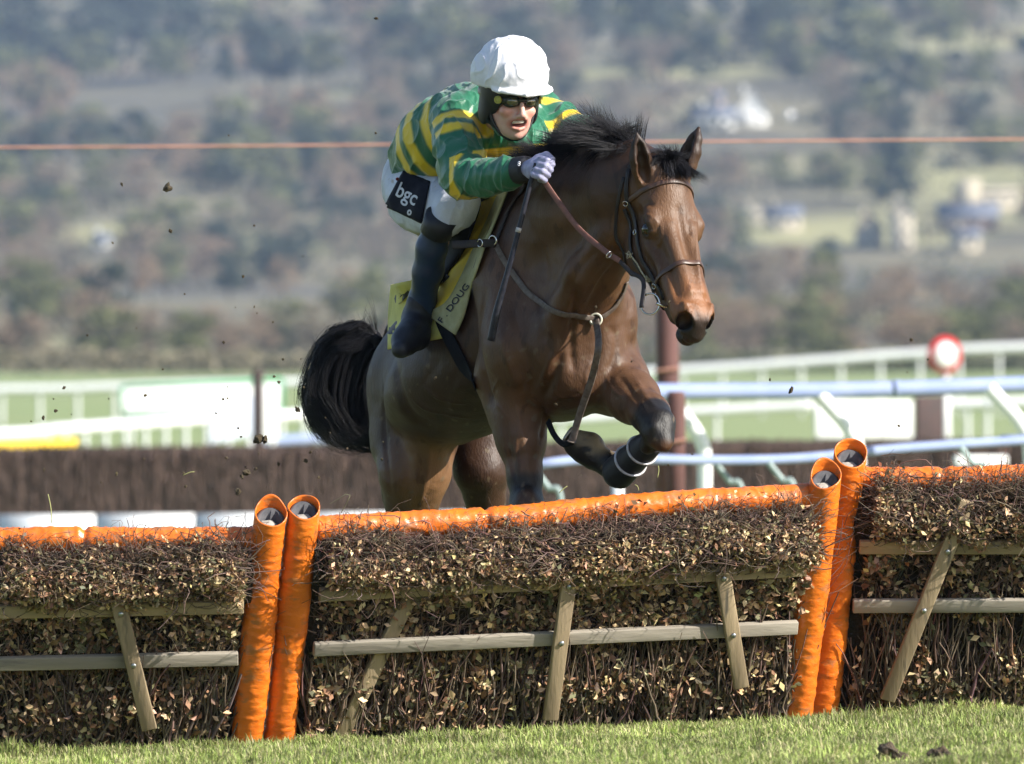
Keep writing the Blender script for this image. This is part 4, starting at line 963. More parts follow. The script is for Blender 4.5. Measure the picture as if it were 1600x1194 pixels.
# ---------------------------------------------------------------- grass blades
def grass(name, n, x0, x1, y0, y1, seed, h=.05, col1=(.35, .42, .12), tag_=None):
    r = np.random.default_rng(seed); x = r.uniform(x0, x1, n); y = r.uniform(y0, y1, n); z = gz(x, y) - .004
    clump = .5 + .5 * wavy(np.stack([x, y, 0 * x], 1), 9, seed + 1); hh = h * (.3 + .95 * np.clip(clump, 0, 1.3)**1.5) * r.uniform(.5, 1.25, n)
    az = r.uniform(0, 6.28, n); lean = r.uniform(.1, 1.1, n); dx, dy = np.cos(az), np.sin(az); w = r.uniform(.0016, .0034, n)
    px_, py_ = -dy * w, dx * w
    b = np.stack([x, y, z], 1); d = np.stack([dx, dy, 0 * x], 1); pr = np.stack([px_, py_, 0 * x], 1)
    m1 = b + d * (hh * lean * .35)[:, None] + np.array((0, 0, 1.)) * (hh * .6)[:, None]; t = b + d * (hh * lean)[:, None] + np.array((0, 0, 1.)) * (hh * (1.05 - .35 * lean))[:, None]
    V = np.stack([b - pr, b + pr, m1 - pr * .8, m1 + pr * .8, t], 1).reshape(-1, 3); k = np.arange(n)[:, None] * 5
    c = np.array(col1) * (1 + .45 * r.uniform(-1, 1, (n, 1))); dry = r.uniform(0, 1, n) < .38; c[dry] = np.array((.52, .47, .25)) * r.uniform(.6, 1.2, (dry.sum(), 1))
    c = c * (1 + .30 * wavy(np.stack([x, y, 0 * x], 1), 5, seed + 2))[:, None]
    o = link(name, np_mesh(name, V, [k + np.array([[0, 1, 3, 2]]), k + np.array([[2, 3, 4]])], False, np.repeat(np.clip(c, .01, 1), 5, 0)), M_blade)
    return tag(o, tag_ or "short tufted winter turf in front of and beneath the hurdles", "grass", kind="stuff")
M_blade = mat("grass_blade", (1, 1, 1), (.8, .85, .7), rough=.65, attr=True, scale=4, trans=.3)
grass("grass", 165000, -2.1, 2.1, 33.4, 39.5, 3, h=.054)
grass("grass", 9000, -2.1, 2.1, 38.3, 38.9, 8, h=.055, tag_="longer grass growing against the foot of the hurdles")
grass("grass", 9000, -6, 6, 39.5, 50, 4, h=.06, tag_="turf on the take off side behind the hurdles")
M_mud = mat("mud", (.045, .030, .020), (.09, .065, .04), rough=.95, scale=60, bump=1.0, bscale=90, bdist=.01)
def clod(name, c, r, m, seed, parent=None, n=2):
    bm = bmesh.new(); bmesh.ops.create_icosphere(bm, subdivisions=n, radius=1); rr = random.Random(seed); o = Vector((seed * 3.1, 0, 0)); sc = Vector((rr.uniform(.7, 1.5), rr.uniform(.7, 1.2), rr.uniform(.5, 1.0)))
    for v in bm.verts:
        k = 1 + .75 * mnoise.noise(v.co * 1.6 + o) + .35 * mnoise.noise(v.co * 4 + o); v.co = Vector([a * b for a, b in zip(v.co * k * r, sc)]) + Vector(c)
    me = bpy.data.meshes.new(name); bm.to_mesh(me); bm.free(); return link(name, me, m, parent)
for i, (px_, py_, rr_, lb_) in enumerate(((1388, 1186, .05, "dark divot in the turf in front of the right hurdle"), (1470, 1184, .04, "small dark divot beside the larger one in the front turf"))):
    yy = 35.0; X_ = (px_ - 800) * yy / FPX; tag(clod("divot", (X_, yy, float(gz(X_, yy)) + .004), rr_, M_mud, 90 + i, n=3), lb_, "divot")

# ---------------------------------------------------------------- hurdles
M_orange = mat("orange_vinyl", (.80, .19, .016), (.66, .145, .014), rough=.36, scale=6, bump=.55, bscale=22, bdist=.010, spec=.6, stretch=(1, 1, 2.2), c3=(.44, .15, .045), s3=13, t3=.57)
M_foam = mat("grey_foam", (.11, .11, .12), (.07, .07, .08), rough=.9, scale=40)
M_woodend = mat("post_end", (.42, .40, .36), (.3, .28, .25), rough=.8, scale=60)
M_brace = mat("brace_wood", (.37, .28, .17), (.24, .18, .11), rough=.8, scale=5, bump=.5, bscale=30, bdist=.004, stretch=(3, 1, .35), c3=(.12, .10, .07), s3=9, t3=.60)
M_wood = mat("weathered_wood", (.38, .29, .18), (.25, .19, .12), rough=.8, scale=5, bump=.5, bscale=30, bdist=.004, stretch=(.35, 1, 3), c3=(.15, .13, .09), s3=9, t3=.62)
M_wood2 = mat("grey_wood", (.36, .32, .26), (.23, .20, .16), rough=.8, scale=5, bump=.5, bscale=30, bdist=.004, stretch=(.35, 1, 3), c3=(.15, .13, .11), s3=9, t3=.62)
M_bolt = mat("bolt_zinc", (.5, .52, .53), rough=.35, metal=.9)
M_twig = mat("birch_twig", (1, 1, 1), (.7, .65, .62), rough=.7, attr=True, scale=30)
M_leaf = mat("dead_leaf", (1, 1, 1), (.75, .7, .65), rough=.75, attr=True, scale=20, trans=.15)
M_core = mat("brush_shade", (.020, .015, .011), (.035, .026, .019), rough=1.0, scale=60, bump=1, bscale=120)  # near-black colour standing in for shade between the twigs
def padded_post(px_b, py_b, Yb, px_t, py_t, Yt, parent, seed, r=.056):
    """vinyl sleeve round foam round a timber post; the sleeve stands open at the top"""
    B, T = P(px_b, py_b, Yb), P(px_t, py_t, Yt); ax = nrm(T - B); L = np.linalg.norm(T - B)
    a = nrm(np.cross(ax, (0, 1, 0))); b = np.cross(ax, a); K, S_ = 150, 40; rg = np.random.default_rng(seed)
    t = np.linspace(0, 1, K)[:, None]; th = (np.arange(S_) * 2 * math.pi / S_)[None]
    pts3 = np.stack([np.cos(th) + 0 * t, np.sin(th) + 0 * t, t * L * 13 + 0 * th], -1).reshape(-1, 3) + seed
    wr = np.array([(1 - 2 * abs(mnoise.noise(Vector((p[0] * .9, p[1] * .9, p[2] * 3.6)))))**3 for p in pts3]).reshape(K, S_)
    wr2 = wavy(pts3 * np.array((1, 1, 2.4)), 2.2, seed).reshape(K, S_)
    R = r * (1 + .04 * np.sin(t * 7 + seed)) + (.0042 * (wr - .3)) * smooth01(1.0, .8, t) * (.35 + .65 * smooth01(-.4, .5, wr2)) + .0018 * wr2
    top = 1 + (.012 / L) * wavy(np.stack([np.cos(th[0]), np.sin(th[0]), 0 * th[0]], 1), 1.6, seed + 3)[None] * smooth01(.93, 1, t)
    tow = (a[1] * np.cos(th) + b[1] * np.sin(th)); top = top + .034 / L * tow * smooth01(.90, 1, t)
    V = B + ax * (t * L * top)[..., None] + a * (R * np.cos(th))[..., None] + b * (R * np.sin(th))[..., None]
    idx = np.arange(K * S_).reshape(K, S_); Q = np.stack([idx[:-1], np.roll(idx[:-1], -1, 1), np.roll(idx[1:], -1, 1), idx[1:]], -1).reshape(-1, 4)
    post = link("padded_post", np_mesh("padded_post", V.reshape(-1, 3), Q, True), M_orange, parent); md = post.modifiers.new("s", 'SOLIDIFY'); md.thickness = .004; md.offset = -1
    # foam ring inside, a little lower than the sleeve
    Vf, Ff = [], []; z1 = L - .034
    prof = [(r * .90, L - .3), (r * .90, z1), (r * .60, z1 + .004), (r * .60, L - .3)]
    for j, (q, z) in enumerate(prof): Vf += [B + ax * (z + (.030 * (a[1] * math.cos(w_) + b[1] * math.sin(w_)) if j in (1, 2) else 0)) + a * q * math.cos(w_) + b * q * math.sin(w_) for w_ in th[0]]
    idx = np.arange(len(prof) * S_).reshape(len(prof), S_); Ff = np.stack([idx[:-1], np.roll(idx[:-1], -1, 1), np.roll(idx[1:], -1, 1), idx[1:]], -1).reshape(-1, 4)
    link("foam_lining", np_mesh("foam_lining", np.array(Vf), Ff, False), M_foam, post)
    c = B - ax * 0 + a * rg.uniform(-.006, .006) - b * .002
    beam("timber_post", c + ax * .02, c + ax * (L - .040), .048, .044, nrm(a + .5 * b), M_woodend, post, bev=.006)
    return post
def dv_edge(u01, seed=55): return .026 * wavy(np.stack([np.asarray(u01) * 15, 0 * np.asarray(u01), 0 * np.asarray(u01)], -1).reshape(-1, 3), 1.3, seed).reshape(np.shape(u01))
def twig_set(n, Pf, rg, mode):
    """twigs inside the panel. Pf(u, v, w) -> world. mode: 'top' = tangled upper roll, 'stem' = upright stems"""
    K = 6; u = rg.uniform(0, 1, n); out = np.zeros((n, K, 3)); t = np.linspace(0, 1, K)
    if mode == 'top':
        dvn = dv_edge(u) / .026; v = rg.normal(.760, .050, n) + .026 * dvn; w = (rg.uniform(.01, .125, n) + .018 * dvn) * (1 - np.clip(np.abs(v - .760) / .17, 0, .8)**2)
        ang = rg.normal(0, .75, n) - .25 + .5 * wavy(np.stack([u * 9, v * 9, 0 * u], 1), 1.6, 56) + np.where(rg.uniform(0, 1, n) < .5, 0, math.pi); L = rg.uniform(.04, .15, n)
        du, dv, dw = np.cos(ang) * L, np.sin(ang) * L * .8 + .01, rg.normal(.01, .035, n)
    elif mode == 'fringe':
        v = rg.normal(.838, .02, n) + .7 * dv_edge(u); w = rg.uniform(.0, .08, n); L = rg.uniform(.02, .10, n) * (1 + .6 * wavy(np.stack([u * 16, 0 * u, 0 * u], 1), 1.5, 57)).clip(.3, 2); ang = rg.normal(1.3, .9, n)
        du, dv, dw = np.cos(ang) * L, np.abs(np.sin(ang)) * L, rg.normal(0, .03, n)
    elif mode == 'mid':
        v = rg.uniform(.40, .70, n); w = rg.uniform(-.02, .035, n); L = rg.uniform(.08, .25, n); ang = rg.normal(1.4, .7, n)
        du, dv, dw = np.cos(ang) * L, np.sin(ang) * L, rg.normal(0, .02, n)
    else:
        v = rg.uniform(-.03, .14, n); w = rg.uniform(-.02, .05, n); L = rg.uniform(.12, .42, n); ang = rg.normal(1.57, .26, n)
        du, dv, dw = np.cos(ang) * L, np.sin(ang) * L, rg.normal(0, .02, n)
    bend = rg.normal(0, .028 if mode != 'stem' else .018, (n, 2))
    for k in range(K):
        tt = t[k]; c = tt * (1 - tt) * 4
        out[:, k] = Pf(u, v, w, du * tt + bend[:, 0] * c + rg.normal(0, .004, n), dv * tt + bend[:, 1] * c + rg.normal(0, .003, n), dw * tt)
    return out
def hurdle(label, BL, BR, TL, TR, r1, r2, braces, seed, posts, umin=0.0, umax=1.0, dens=1.0, podge=.93, voff=0.0):
    rg = np.random.default_rng(seed); BL, BR, TL, TR = [np.asarray(q, float) for q in (BL, BR, TL, TR)]
    wid = np.linalg.norm(BR - BL); hei = np.linalg.norm(TL - BL)
    nn = nrm(np.cross(BR - BL, TL - BL)); nn = nn if nn[1] < 0 else -nn
    root = empty("hurdle", (BL + BR) / 2, label, "hurdle", "brush hurdles of the flight")
    eu = nrm(BR - BL)
    def pt(u, v, w=0.0):
        u = np.asarray(u, float)[..., None]; v = np.asarray(v, float)[..., None]; w = np.asarray(w, float)[..., None]
        return (BL * (1 - u) + BR * u) * (1 - v) + (TL * (1 - u) + TR * u) * v + nn * w
    ev = nrm((TL + TR) / 2 - (BL + BR) / 2)
    def Pf(u, v, w, du, dv, dw): return pt(umin + (umax - umin) * u, np.where(v > .66, v + voff, v), w) + eu * du[..., None] + ev * dv[..., None] + nn * dw[..., None]
    # padded top rail
    K, S_ = 260, 28; t = np.linspace(.028, .975, K)[:, None]; th = (np.arange(S_) * 2 * math.pi / S_)[None]
    pos = np.stack([np.cos(th) + 0 * t, np.sin(th) + 0 * t, t * wid * 9 + 0 * th], -1).reshape(-1, 3) + seed * 1.3
    wr = np.array([(1 - 2 * abs(mnoise.noise(Vector((p[0] * .8 + p[2] * .25, p[1] * .8, p[2] * 3.4)))))**3 for p in pos]).reshape(K, S_)
    R = .046 + .0042 * (wr - .3) + .002 * wavy(pos, 2.3, seed).reshape(K, S_)
    sag = -.006 * np.sin(t * 9 + seed)
    seam = np.exp(-((t - umin - .33 * (umax - umin)) * wid / .012)**2) * .012; R = R - seam
    pg_ = podge if isinstance(podge, tuple) else (podge, podge); V = pt(t[:, 0], pg_[0] + (pg_[1] - pg_[0]) * t[:, 0], -.030)[:, None, :] + ev * ((R * np.cos(th))[..., None] + sag[..., None]) + nn * (R * np.sin(th))[..., None]
    idx = np.arange(K * S_).reshape(K, S_); Q = np.stack([idx[:-1], np.roll(idx[:-1], -1, 1), np.roll(idx[1:], -1, 1), idx[1:]], -1).reshape(-1, 4)
    link("padded_top_rail", np_mesh("padded_top_rail", V.reshape(-1, 3), [Q, idx[0][None, ::-1], idx[-1][None]], True), M_orange, root)
    # rails
    for v, mm in ((r1, M_wood), (r2, M_wood2)):
        a, b = pt(.034, v[0], .062), pt(.966, v[1], .062); beam("rail", a, b, .048, .026, ev, mm, root)
    for (u0, v0, u1, v1, *w0) in braces:
        w0 = w0[0] if w0 else .092; a, b = pt(u0, v0, w0), pt(u1, v1, w0); br_ = beam("brace", a, b, .052, .024, eu, M_brace, root)
        for rv in (r1, r2):
            vv = rv[0] * (1 - u0) + rv[1] * u0; k = (vv - v0) / (v1 - v0)
            if 0 < k < 1:
                c = a + (b - a) * k; bm_ = tubes(np.array([[c + nn * .010, c + nn * .018]]), np.array([[.011, .008]]), 8); link("bolt", np_mesh("bolt", bm_[0], bm_[1]), M_bolt, br_)
    for p_ in posts: padded_post(*p_[:6], root, p_[6])
    # dark slab added for the shade deep inside the brush
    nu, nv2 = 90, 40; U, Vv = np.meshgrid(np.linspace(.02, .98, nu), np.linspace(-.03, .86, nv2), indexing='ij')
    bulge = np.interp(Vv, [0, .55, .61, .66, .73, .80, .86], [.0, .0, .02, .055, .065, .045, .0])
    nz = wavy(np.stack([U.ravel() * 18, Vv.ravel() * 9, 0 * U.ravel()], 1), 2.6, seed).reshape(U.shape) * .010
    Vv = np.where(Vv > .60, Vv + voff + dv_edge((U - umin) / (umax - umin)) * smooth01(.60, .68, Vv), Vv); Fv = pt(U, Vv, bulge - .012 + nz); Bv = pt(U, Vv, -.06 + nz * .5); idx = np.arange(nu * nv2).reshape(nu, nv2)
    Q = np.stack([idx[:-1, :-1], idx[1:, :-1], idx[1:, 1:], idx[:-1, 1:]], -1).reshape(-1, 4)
    core = link("brush_shade_core", np_mesh("brush_shade_core", np.concatenate([Fv.reshape(-1, 3), Bv.reshape(-1, 3)]), np.concatenate([Q, Q[:, ::-1] + nu * nv2]), True), M_core, root)
    # twigs
    W = (umax - umin) * wid / 1.8 * dens
    sets = [('top', int(2600 * W), .0017), ('fringe', int(1700 * W), .0013), ('mid', int(1000 * W), .0017), ('stem', int(900 * W), .0032)]
    Vs, Fs, Cs, off = [], [], [], 0
    for mode, n, r in sets:
        pth = twig_set(n, Pf, rg, mode); rad = r * rg.uniform(.5, 1.3, (n, 1)) * np.linspace(1.15, .55, 6)[None]
        if mode == 'stem': rad[:n // 6] *= 1.7
        V_, F_, ii = tubes(pth, rad, 4, caps=False); c = np.array((.135, .09, .07)) * rg.uniform(.4, 2.0, (n, 1)) * (1 + rg.normal(0, .10, (n, 3)))
        pale = rg.uniform(0, 1, n) < (.10 if mode != 'stem' else .28); c[pale] = np.array((.21, .165, .115)) * rg.uniform(.6, 1.2, (pale.sum(), 1))
        Vs.append(V_); Fs.append(F_[0] + off); Cs.append(np.clip(c, .01, 1)[ii]); off += len(V_)
    tw = link("brushwood", np_mesh("brushwood", np.concatenate(Vs), np.concatenate(Fs), False, np.concatenate(Cs)), M_twig, root); tw['kind'] = 'stuff'
    # withered leaves, cut ends
    n = int(31000 * W); zone = rg.uniform(0, 1, n)
    v = np.where(zone < .50, rg.normal(.757, .058, n), np.where(zone < .78, rg.uniform(.38, .66, n), rg.uniform(.05, .40, n)))
    w = np.where(zone < .50, np.interp(v, [.5, .625, .67, .75, .82, .90], [.03, .05, .095, .125, .10, .035]) * rg.uniform(.65, 1.25, n), rg.uniform(.0, .072, n) * (1 + .5 * wavy(np.stack([v * 12, v * 7, v * 0], 1), 1.5, 58)))
    u = umin + (umax - umin) * rg.uniform(0, 1, n); v = np.where((zone < .50), v + voff + dv_edge((u - umin) / (umax - umin)), v)
    keep = (wavy(np.stack([u * wid, v, 0 * u], 1), 22, seed + 4) + rg.normal(0, .55, n)) > .0
    u, v, w, zone = u[keep], v[keep], w[keep], zone[keep]; n = len(u); c0 = pt(u, v, w); s_ = rg.uniform(.005, .017, n) * np.where(zone < .5, .85, 1.2)
    d1 = rg.normal(size=(n, 3)); d1 /= np.linalg.norm(d1, axis=1, keepdims=True); d2 = rg.normal(size=(n, 3)); d2 -= d1 * (d1 * d2).sum(1, keepdims=True); d2 /= np.linalg.norm(d2, axis=1, keepdims=True); d3 = np.cross(d1, d2)
    S1 = s_[:, None]; curl = rg.uniform(-.5, .5, (n, 1)) * S1
    V_ = np.stack([c0 - d1 * S1, c0 + d2 * S1 * .6 + d3 * curl, c0 + d1 * S1 * 1.1, c0 - d2 * S1 * .6 + d3 * curl], 1).reshape(-1, 3); k = np.arange(n)[:, None] * 4
    F_ = np.concatenate([k + np.array([[0, 1, 2]]), k + np.array([[0, 2, 3]])])
    c = np.array((.76, .56, .33)) * rg.uniform(.12, 1.35, (n, 1)) * (1 + rg.normal(0, .08, (n, 3))); rd = rg.uniform(0, 1, n) < .25; c[rd] = np.array((.34, .18, .10)) * rg.uniform(.5, 1.2, (rd.sum(), 1))
    ol = rg.uniform(0, 1, n) < .14; c[ol] = np.array((.20, .20, .10)) * rg.uniform(.5, 1.2, (ol.sum(), 1))
    lv = link("dead_leaves", np_mesh("dead_leaves", V_, F_, False, np.repeat(np.clip(c, .01, 1), 4, 0)), M_leaf, root); lv['kind'] = 'stuff'
    return root
# middle hurdle
BLm, TLm, BRm, TRm = P(438, 1160, 38.75), P(478, 790, 38.40), P(1245, 1128, 39.25), P(1293, 742, 38.92)
hurdle("middle brush hurdle the horse is jumping, between the two pairs of orange posts", BLm, BRm, TLm, TRm, (( .655, .655)), ((.425, .42)), [(.225, .69, .11, .04, .036), (.505, .69, .50, .10), (.80, .68, .865, .20)], 11,
       [(435, 1162, 38.75, 475, 790, 38.40, 3), (1243, 1136, 39.25, 1291, 741, 38.92, 4)], podge=(.872, .905), umin=.04, umax=.985)
BLl, TLl, BRl, TRl = P(-440, 1195, 38.6), P(-405, 812, 38.25), P(382, 1168, 38.72), P(422, 800, 38.37)
hurdle("brush hurdle running out of the picture from the left pair of orange posts", BLl, BRl, TLl, TRl, ((.635, .635)), ((.42, .415)), [(.722, .70, .81, .14)], 12,
       [(384, 1170, 38.72, 423, 800, 38.37, 5)], umin=.5, umax=.962, podge=.875)
BLr, TLr, BRr, TRr = P(1280, 1126, 39.42), P(1326, 708, 39.08), P(2110, 1105, 39.6), P(2150, 712, 39.25)
hurdle("highest brush hurdle running off to the right of the right orange posts", BLr, BRr, TLr, TRr, ((.675, .665)), ((.455, .44)), [(.225, .86, .115, .11)], 13,
       [(1283, 1128, 39.42, 1329, 708, 39.08, 6)], umin=.05, umax=.46, podge=.895, voff=.035)
# ---------------------------------------------------------------- running rails, boards, sign, brush fence behind
M_white = mat("white_plastic", (.80, .81, .82), (.74, .75, .77), rough=.35, scale=5)
M_rail = mat("shade_blue_rail_plastic", (.23, .285, .47), (.27, .32, .48), rough=.55, scale=5, spec=.2)  # blue of the near rail's sky-lit shade is put into the plastic colour
M_postred = mat("reddish_post", (.13, .055, .05), (.09, .04, .035), rough=.8, scale=8, stretch=(1, 1, .3))
M_postdk = mat("dark_post", (.05, .035, .035), (.07, .04, .04), rough=.8, scale=8)
M_green = mat("green_edge", (.10, .40, .22), rough=.6); M_yelb = mat("yellow_board", (.85, .55, .02), (.8, .5, .02), rough=.5)
M_bluew = mat("blue_white_panel", (.50, .55, .68), (.62, .66, .76), rough=.5, scale=3, stretch=(3, 1, .2))
M_pg = mat("pale_green_post", (.34, .43, .42), rough=.5)
M_redp = mat("red_paint", (.62, .03, .03), rough=.4)
M_rope = mat("orange_cord", (.46, .23, .17), rough=.7)
def rail(label, pts, r, spacing, m, posts='straight', drop=None, cat="rail", ext=(0, 0), lean=0.0, sides=12):
    """pts: (px, py, Y) along the top tube"""
    pts = list(pts)
    if ext[0]: a_, b_ = np.array(pts[0]), np.array(pts[1]); pts.insert(0, tuple(a_ + (a_ - b_) / (b_[0] - a_[0]) * ext[0] * np.array((1, .5, .5))))
    if ext[1]: a_, b_ = np.array(pts[-1]), np.array(pts[-2]); pts.append(tuple(a_ + (a_ - b_) / (a_[0] - b_[0]) * ext[1] * np.array((1, .5, .5))))
    Pp = spline([P(*q) for q in pts], 60); root = empty("running_rail", Pp[0], label, "running rail")
    V, F, _ = tubes(Pp[None], np.full((1, 60), r), sides); link("rail_tube", np_mesh("rail_tube", V, F, True), m, root)
    L = np.concatenate([[0], np.cumsum(np.linalg.norm(np.diff(Pp, axis=0), axis=1))]); s = spacing * .4
    while s < L[-1]:
        c = np.array([np.interp(s, L, Pp[:, i]) for i in range(3)]); g = float(gz(c[0], c[1]))
        if posts == 'straight': tube("post", [c, (c[0] + lean, c[1], (c[2] + g) / 2), (c[0] + lean * 1.2, c[1], g - .05)], r * .42, M_white, root, 8, 8)
        s += spacing
    return root
# near rail with swan-neck posts
M_post = mat("white_gloss_post", (.90, .90, .90), (.86, .86, .87), rough=.5, spec=.3)
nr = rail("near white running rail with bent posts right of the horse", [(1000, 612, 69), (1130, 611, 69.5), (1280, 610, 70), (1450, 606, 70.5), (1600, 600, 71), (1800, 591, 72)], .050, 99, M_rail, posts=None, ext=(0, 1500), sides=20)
for px_, py_ in ((1044, 627), (1284, 625), (1553, 618), (1822, 608), (2090, 596), (2360, 584), (2630, 573), (2900, 562)):
    k = 70; g = float(gz(P(px_, 700, k)[0], k)); xv = P(px_ + 57, 712, k)[0]
    tube("post", [P(px_ - 8, py_ - 12, k), P(px_ + 14, py_ + 12, k), P(px_ + 37, py_ + 38, k), P(px_ + 53, py_ + 66, k), P(px_ + 57, py_ + 92, k), (xv, k, P(0, 760, k)[2]), (xv, k, g - .05)], .045, M_post, nr, 16, 60)
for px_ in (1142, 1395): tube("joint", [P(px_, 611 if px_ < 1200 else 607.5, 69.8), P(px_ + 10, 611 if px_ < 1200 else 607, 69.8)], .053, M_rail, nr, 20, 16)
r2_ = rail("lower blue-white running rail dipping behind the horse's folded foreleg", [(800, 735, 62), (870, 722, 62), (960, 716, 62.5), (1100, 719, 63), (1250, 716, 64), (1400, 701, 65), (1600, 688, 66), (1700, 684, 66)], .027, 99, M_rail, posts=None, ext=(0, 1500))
for px_, py_ in ((835, 740), (1118, 730), (1200, 728), (1500, 704)):
    k = 63.5; g = float(gz(P(px_, 700, k)[0], k)); tube("post", [P(px_, py_ - 6, k), P(px_ + 22, py_ + 22, k), P(px_ + 42, py_ + 46, k), (P(px_ + 50, 0, k)[0], k, g - .05)], .018, M_pg, r2_, 12, 24)
tube("post", [P(965, 722, 62.5), (P(966, 0, 62.5)[0], 62.5, float(gz(.6, 62.5)) - .05)], .035, M_white, r2_, 12, 16)
# far rails
rail("far white running rail on the left under the wooded hill", [(-80, 610, 300), (150, 606, 300), (330, 600, 300), (480, 598, 300), (620, 596, 300)], .12, 1.0, M_white, ext=(1600, 0))
rail("white running rail curving past the blue and white panel", [(-80, 682, 165), (100, 670, 168), (330, 655, 172), (480, 648, 174), (640, 640, 178)], .085, .62, M_white, ext=(1200, 0))
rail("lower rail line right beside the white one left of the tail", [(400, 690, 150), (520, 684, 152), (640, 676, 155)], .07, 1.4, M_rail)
rail("far white running rail climbing to the right behind the red ringed sign", [(980, 584, 330), (1150, 574, 330), (1300, 563, 330), (1450, 552, 330), (1700, 540, 330)], .14, 1.15, M_white, ext=(0, 1500))
rail("middle white running rail seen under the horse's neck", [(780, 662, 190), (900, 655, 190), (1050, 645, 190), (1270, 634, 190)], .085, 2.6, M_white)
rail("short white rail line behind the dark fence wing on the right", [(1480, 632, 200), (1560, 631, 200), (1700, 628, 200)], .10, .9, M_white, ext=(0, 1500))
def board(name, x0, y0, x1, y1, Y, m, label, cat, d=.06, edge=None, legs=True, slope=0.0, yaw=.7):
    """panel whose right end stands farther away, as along the curve of the track"""
    w_ = (x1 - x0) * Y / FPX; Y2 = Y + w_ * yaw; A0, A1, B1, B0 = P(x0, y1, Y), P(x1, y1 + slope, Y2), P(x1, y0 + slope, Y2), P(x0, y0, Y)
    root = empty(name, (A0 + A1) / 2, label, cat); nb = nrm(np.array((-(A1 - A0)[1], (A1 - A0)[0], 0))) * d
    v = np.array([A0, A1, A1 + nb, A0 + nb, B0, B1, B1 + nb, B0 + nb])
    o = link("panel", box_mesh("panel", v), m, root); md = o.modifiers.new("b", 'BEVEL'); md.width = .01; md.segments = 2
    if edge:
        for q0, q1, ww in ((A0, A1, (0, 0, 1)), (B0, B1, (0, 0, 1)), (A0, B0, (1, 0, 0)), (A1, B1, (1, 0, 0))): beam("edging", q0 - nb * .3, q1 - nb * .3, .07, .04, ww, edge, root, bev=0)
    if legs:
        for q in (.08, .92):
            c_ = A0 * (1 - q) + A1 * q + nb * 1.5; g = float(gz(c_[0], c_[1])); beam("leg", (c_[0], c_[1], g - .05), (c_[0], c_[1], c_[2] + .1), .06, .05, (1, 0, 0), M_white, root, bev=0)
    return root
board("advertising_board", 190, 604, 440, 648, 210, M_white, "long white board with green edges on the far rail at left", "board", edge=M_green, slope=-10)
board("panel_board", 330, 632, 402, 694, 140, M_bluew, "blue and white upright panel beside the dark post", "board", slope=-14)
board("white_screen", 412, 606, 434, 690, 142, M_white, "narrow white screen between the dark post and the horse's tail", "board", slope=0)
board("yellow_padding", -30, 688, 122, 706, 118, M_yelb, "yellow padded board on the far track at the left edge", "board", slope=-3)
board("white_board", 1276, 626, 1426, 684, 150, M_white, "white board on legs under the near rail beside the dark wing", "board")
board("fence_wing", 1432, 618, 1476, 690, 149, M_postdk, "dark brown fence wing beside the white board", "fence wing")
board("white_board", 1495, 712, 1575, 728, 100, M_white, "low white board just above the right hurdle", "board", legs=False)
# ringed sign on its post
sg_ = empty("distance_sign", P(1477, 690, 155), "round white sign with a red ring on a white post", "sign")
c = P(1477, 555, 155); sn = nrm(np.array((.5, -.86, 0))); V, F, _ = tubes(np.array([[c - sn * .03, c]]), np.array([[.26, .26]]), 36); link("disc", np_mesh("disc", V, F), M_redp, sg_)
V, F, _ = tubes(np.array([[c + sn * .002, c + sn * .02]]), np.array([[.18, .175]]), 36); link("face", np_mesh("face", V, F), M_white, sg_)
xg = P(1480, 600, 155)[0]; tube("post", [P(1478, 578, 155.1), (xg, 155.1, float(gz(xg, 155)) - .05)], .055, M_white, sg_, 12, 16)
# single posts
def lone_post(px_, top, Y, r, m, label, band_=None):
    x = P(px_, 0, Y)[0]; g = float(gz(x, Y)); root = empty("post", (x, Y, g), label, "post")
    bm_ = tubes(np.array([[(x, Y, g - .05), (x, Y, P(0, top, Y)[2] - .03), (x, Y, P(0, top, Y)[2])]]), np.array([[r, r, r * .8]]), 14); link("shaft", np_mesh("shaft", bm_[0], bm_[1], True), m, root)
    for b_ in band_ or (): tube("cord_turn", [P(px_ - r * FPX / Y - 1, b_ + 2, Y - r), P(px_, b_, Y - r * 1.1), P(px_ + r * FPX / Y + 1, b_ - 3, Y - r)], .012, M_rope, root, 6)
lone_post(1043, 478, 80, .08, M_postred, "tall reddish post with orange cord behind the horse's head", (578,))
lone_post(1056, 612, 66, .055, M_postred, "thin reddish post standing below the near rail beside the folded foreleg", (690,))
lone_post(403, 578, 139, .07, M_postdk, "dark post beside the blue and white panel")
rp_ = tube("cord", [P(-250, 232, 62), P(400, 228, 62.5), P(1000, 222, 63), P(1850, 216, 64)], 0.0065, M_rope, None, 6, 60); tag(rp_, "thin orange cord stretched high across the whole view", "cord")
for q in ((-250, 232, 62), (1850, 216, 64)):
    a = P(*q); tube("end_pole", [a + np.array((0, 0, .2)), (a[0], a[1], float(gz(a[0], a[1])) - .1)], .05, M_white, rp_, 8, 16)
# dark brush fence across the back with white foot board
bf = empty("brush_fence", P(500, 860, 110), "long dark steeplechase brush fence with a white foot board behind the hurdles", "fence")
M_bf = mat("fence_brush", (.105, .068, .058), (.055, .036, .032), rough=1.0, scale=9, bump=1, bscale=60, bdist=.05, stretch=(2.5, 1, .22), c3=(.17, .11, .075), s3=5, t3=.62)
n = 500; px_ = np.linspace(-1500, 3100, n); top = np.interp(px_, [-150, 400, 1000, 1750], [702, 697, 690, 684]) + 1.2 * wavy(np.stack([px_ * .12, 0 * px_, 0 * px_], 1), 1.7, 4); X = (px_ - 800) * 110 / FPX
zt = CAMH - (top - HOR) * 110 / FPX; zb = gz(X, 110 + 0 * X) - .05; V = []
for yy, zz in ((110, zb), (110.05, zt - .08), (110.15, zt), (110.75, zt), (110.9, zb)): V.append(np.stack([X, np.full(n, yy), zz], 1))
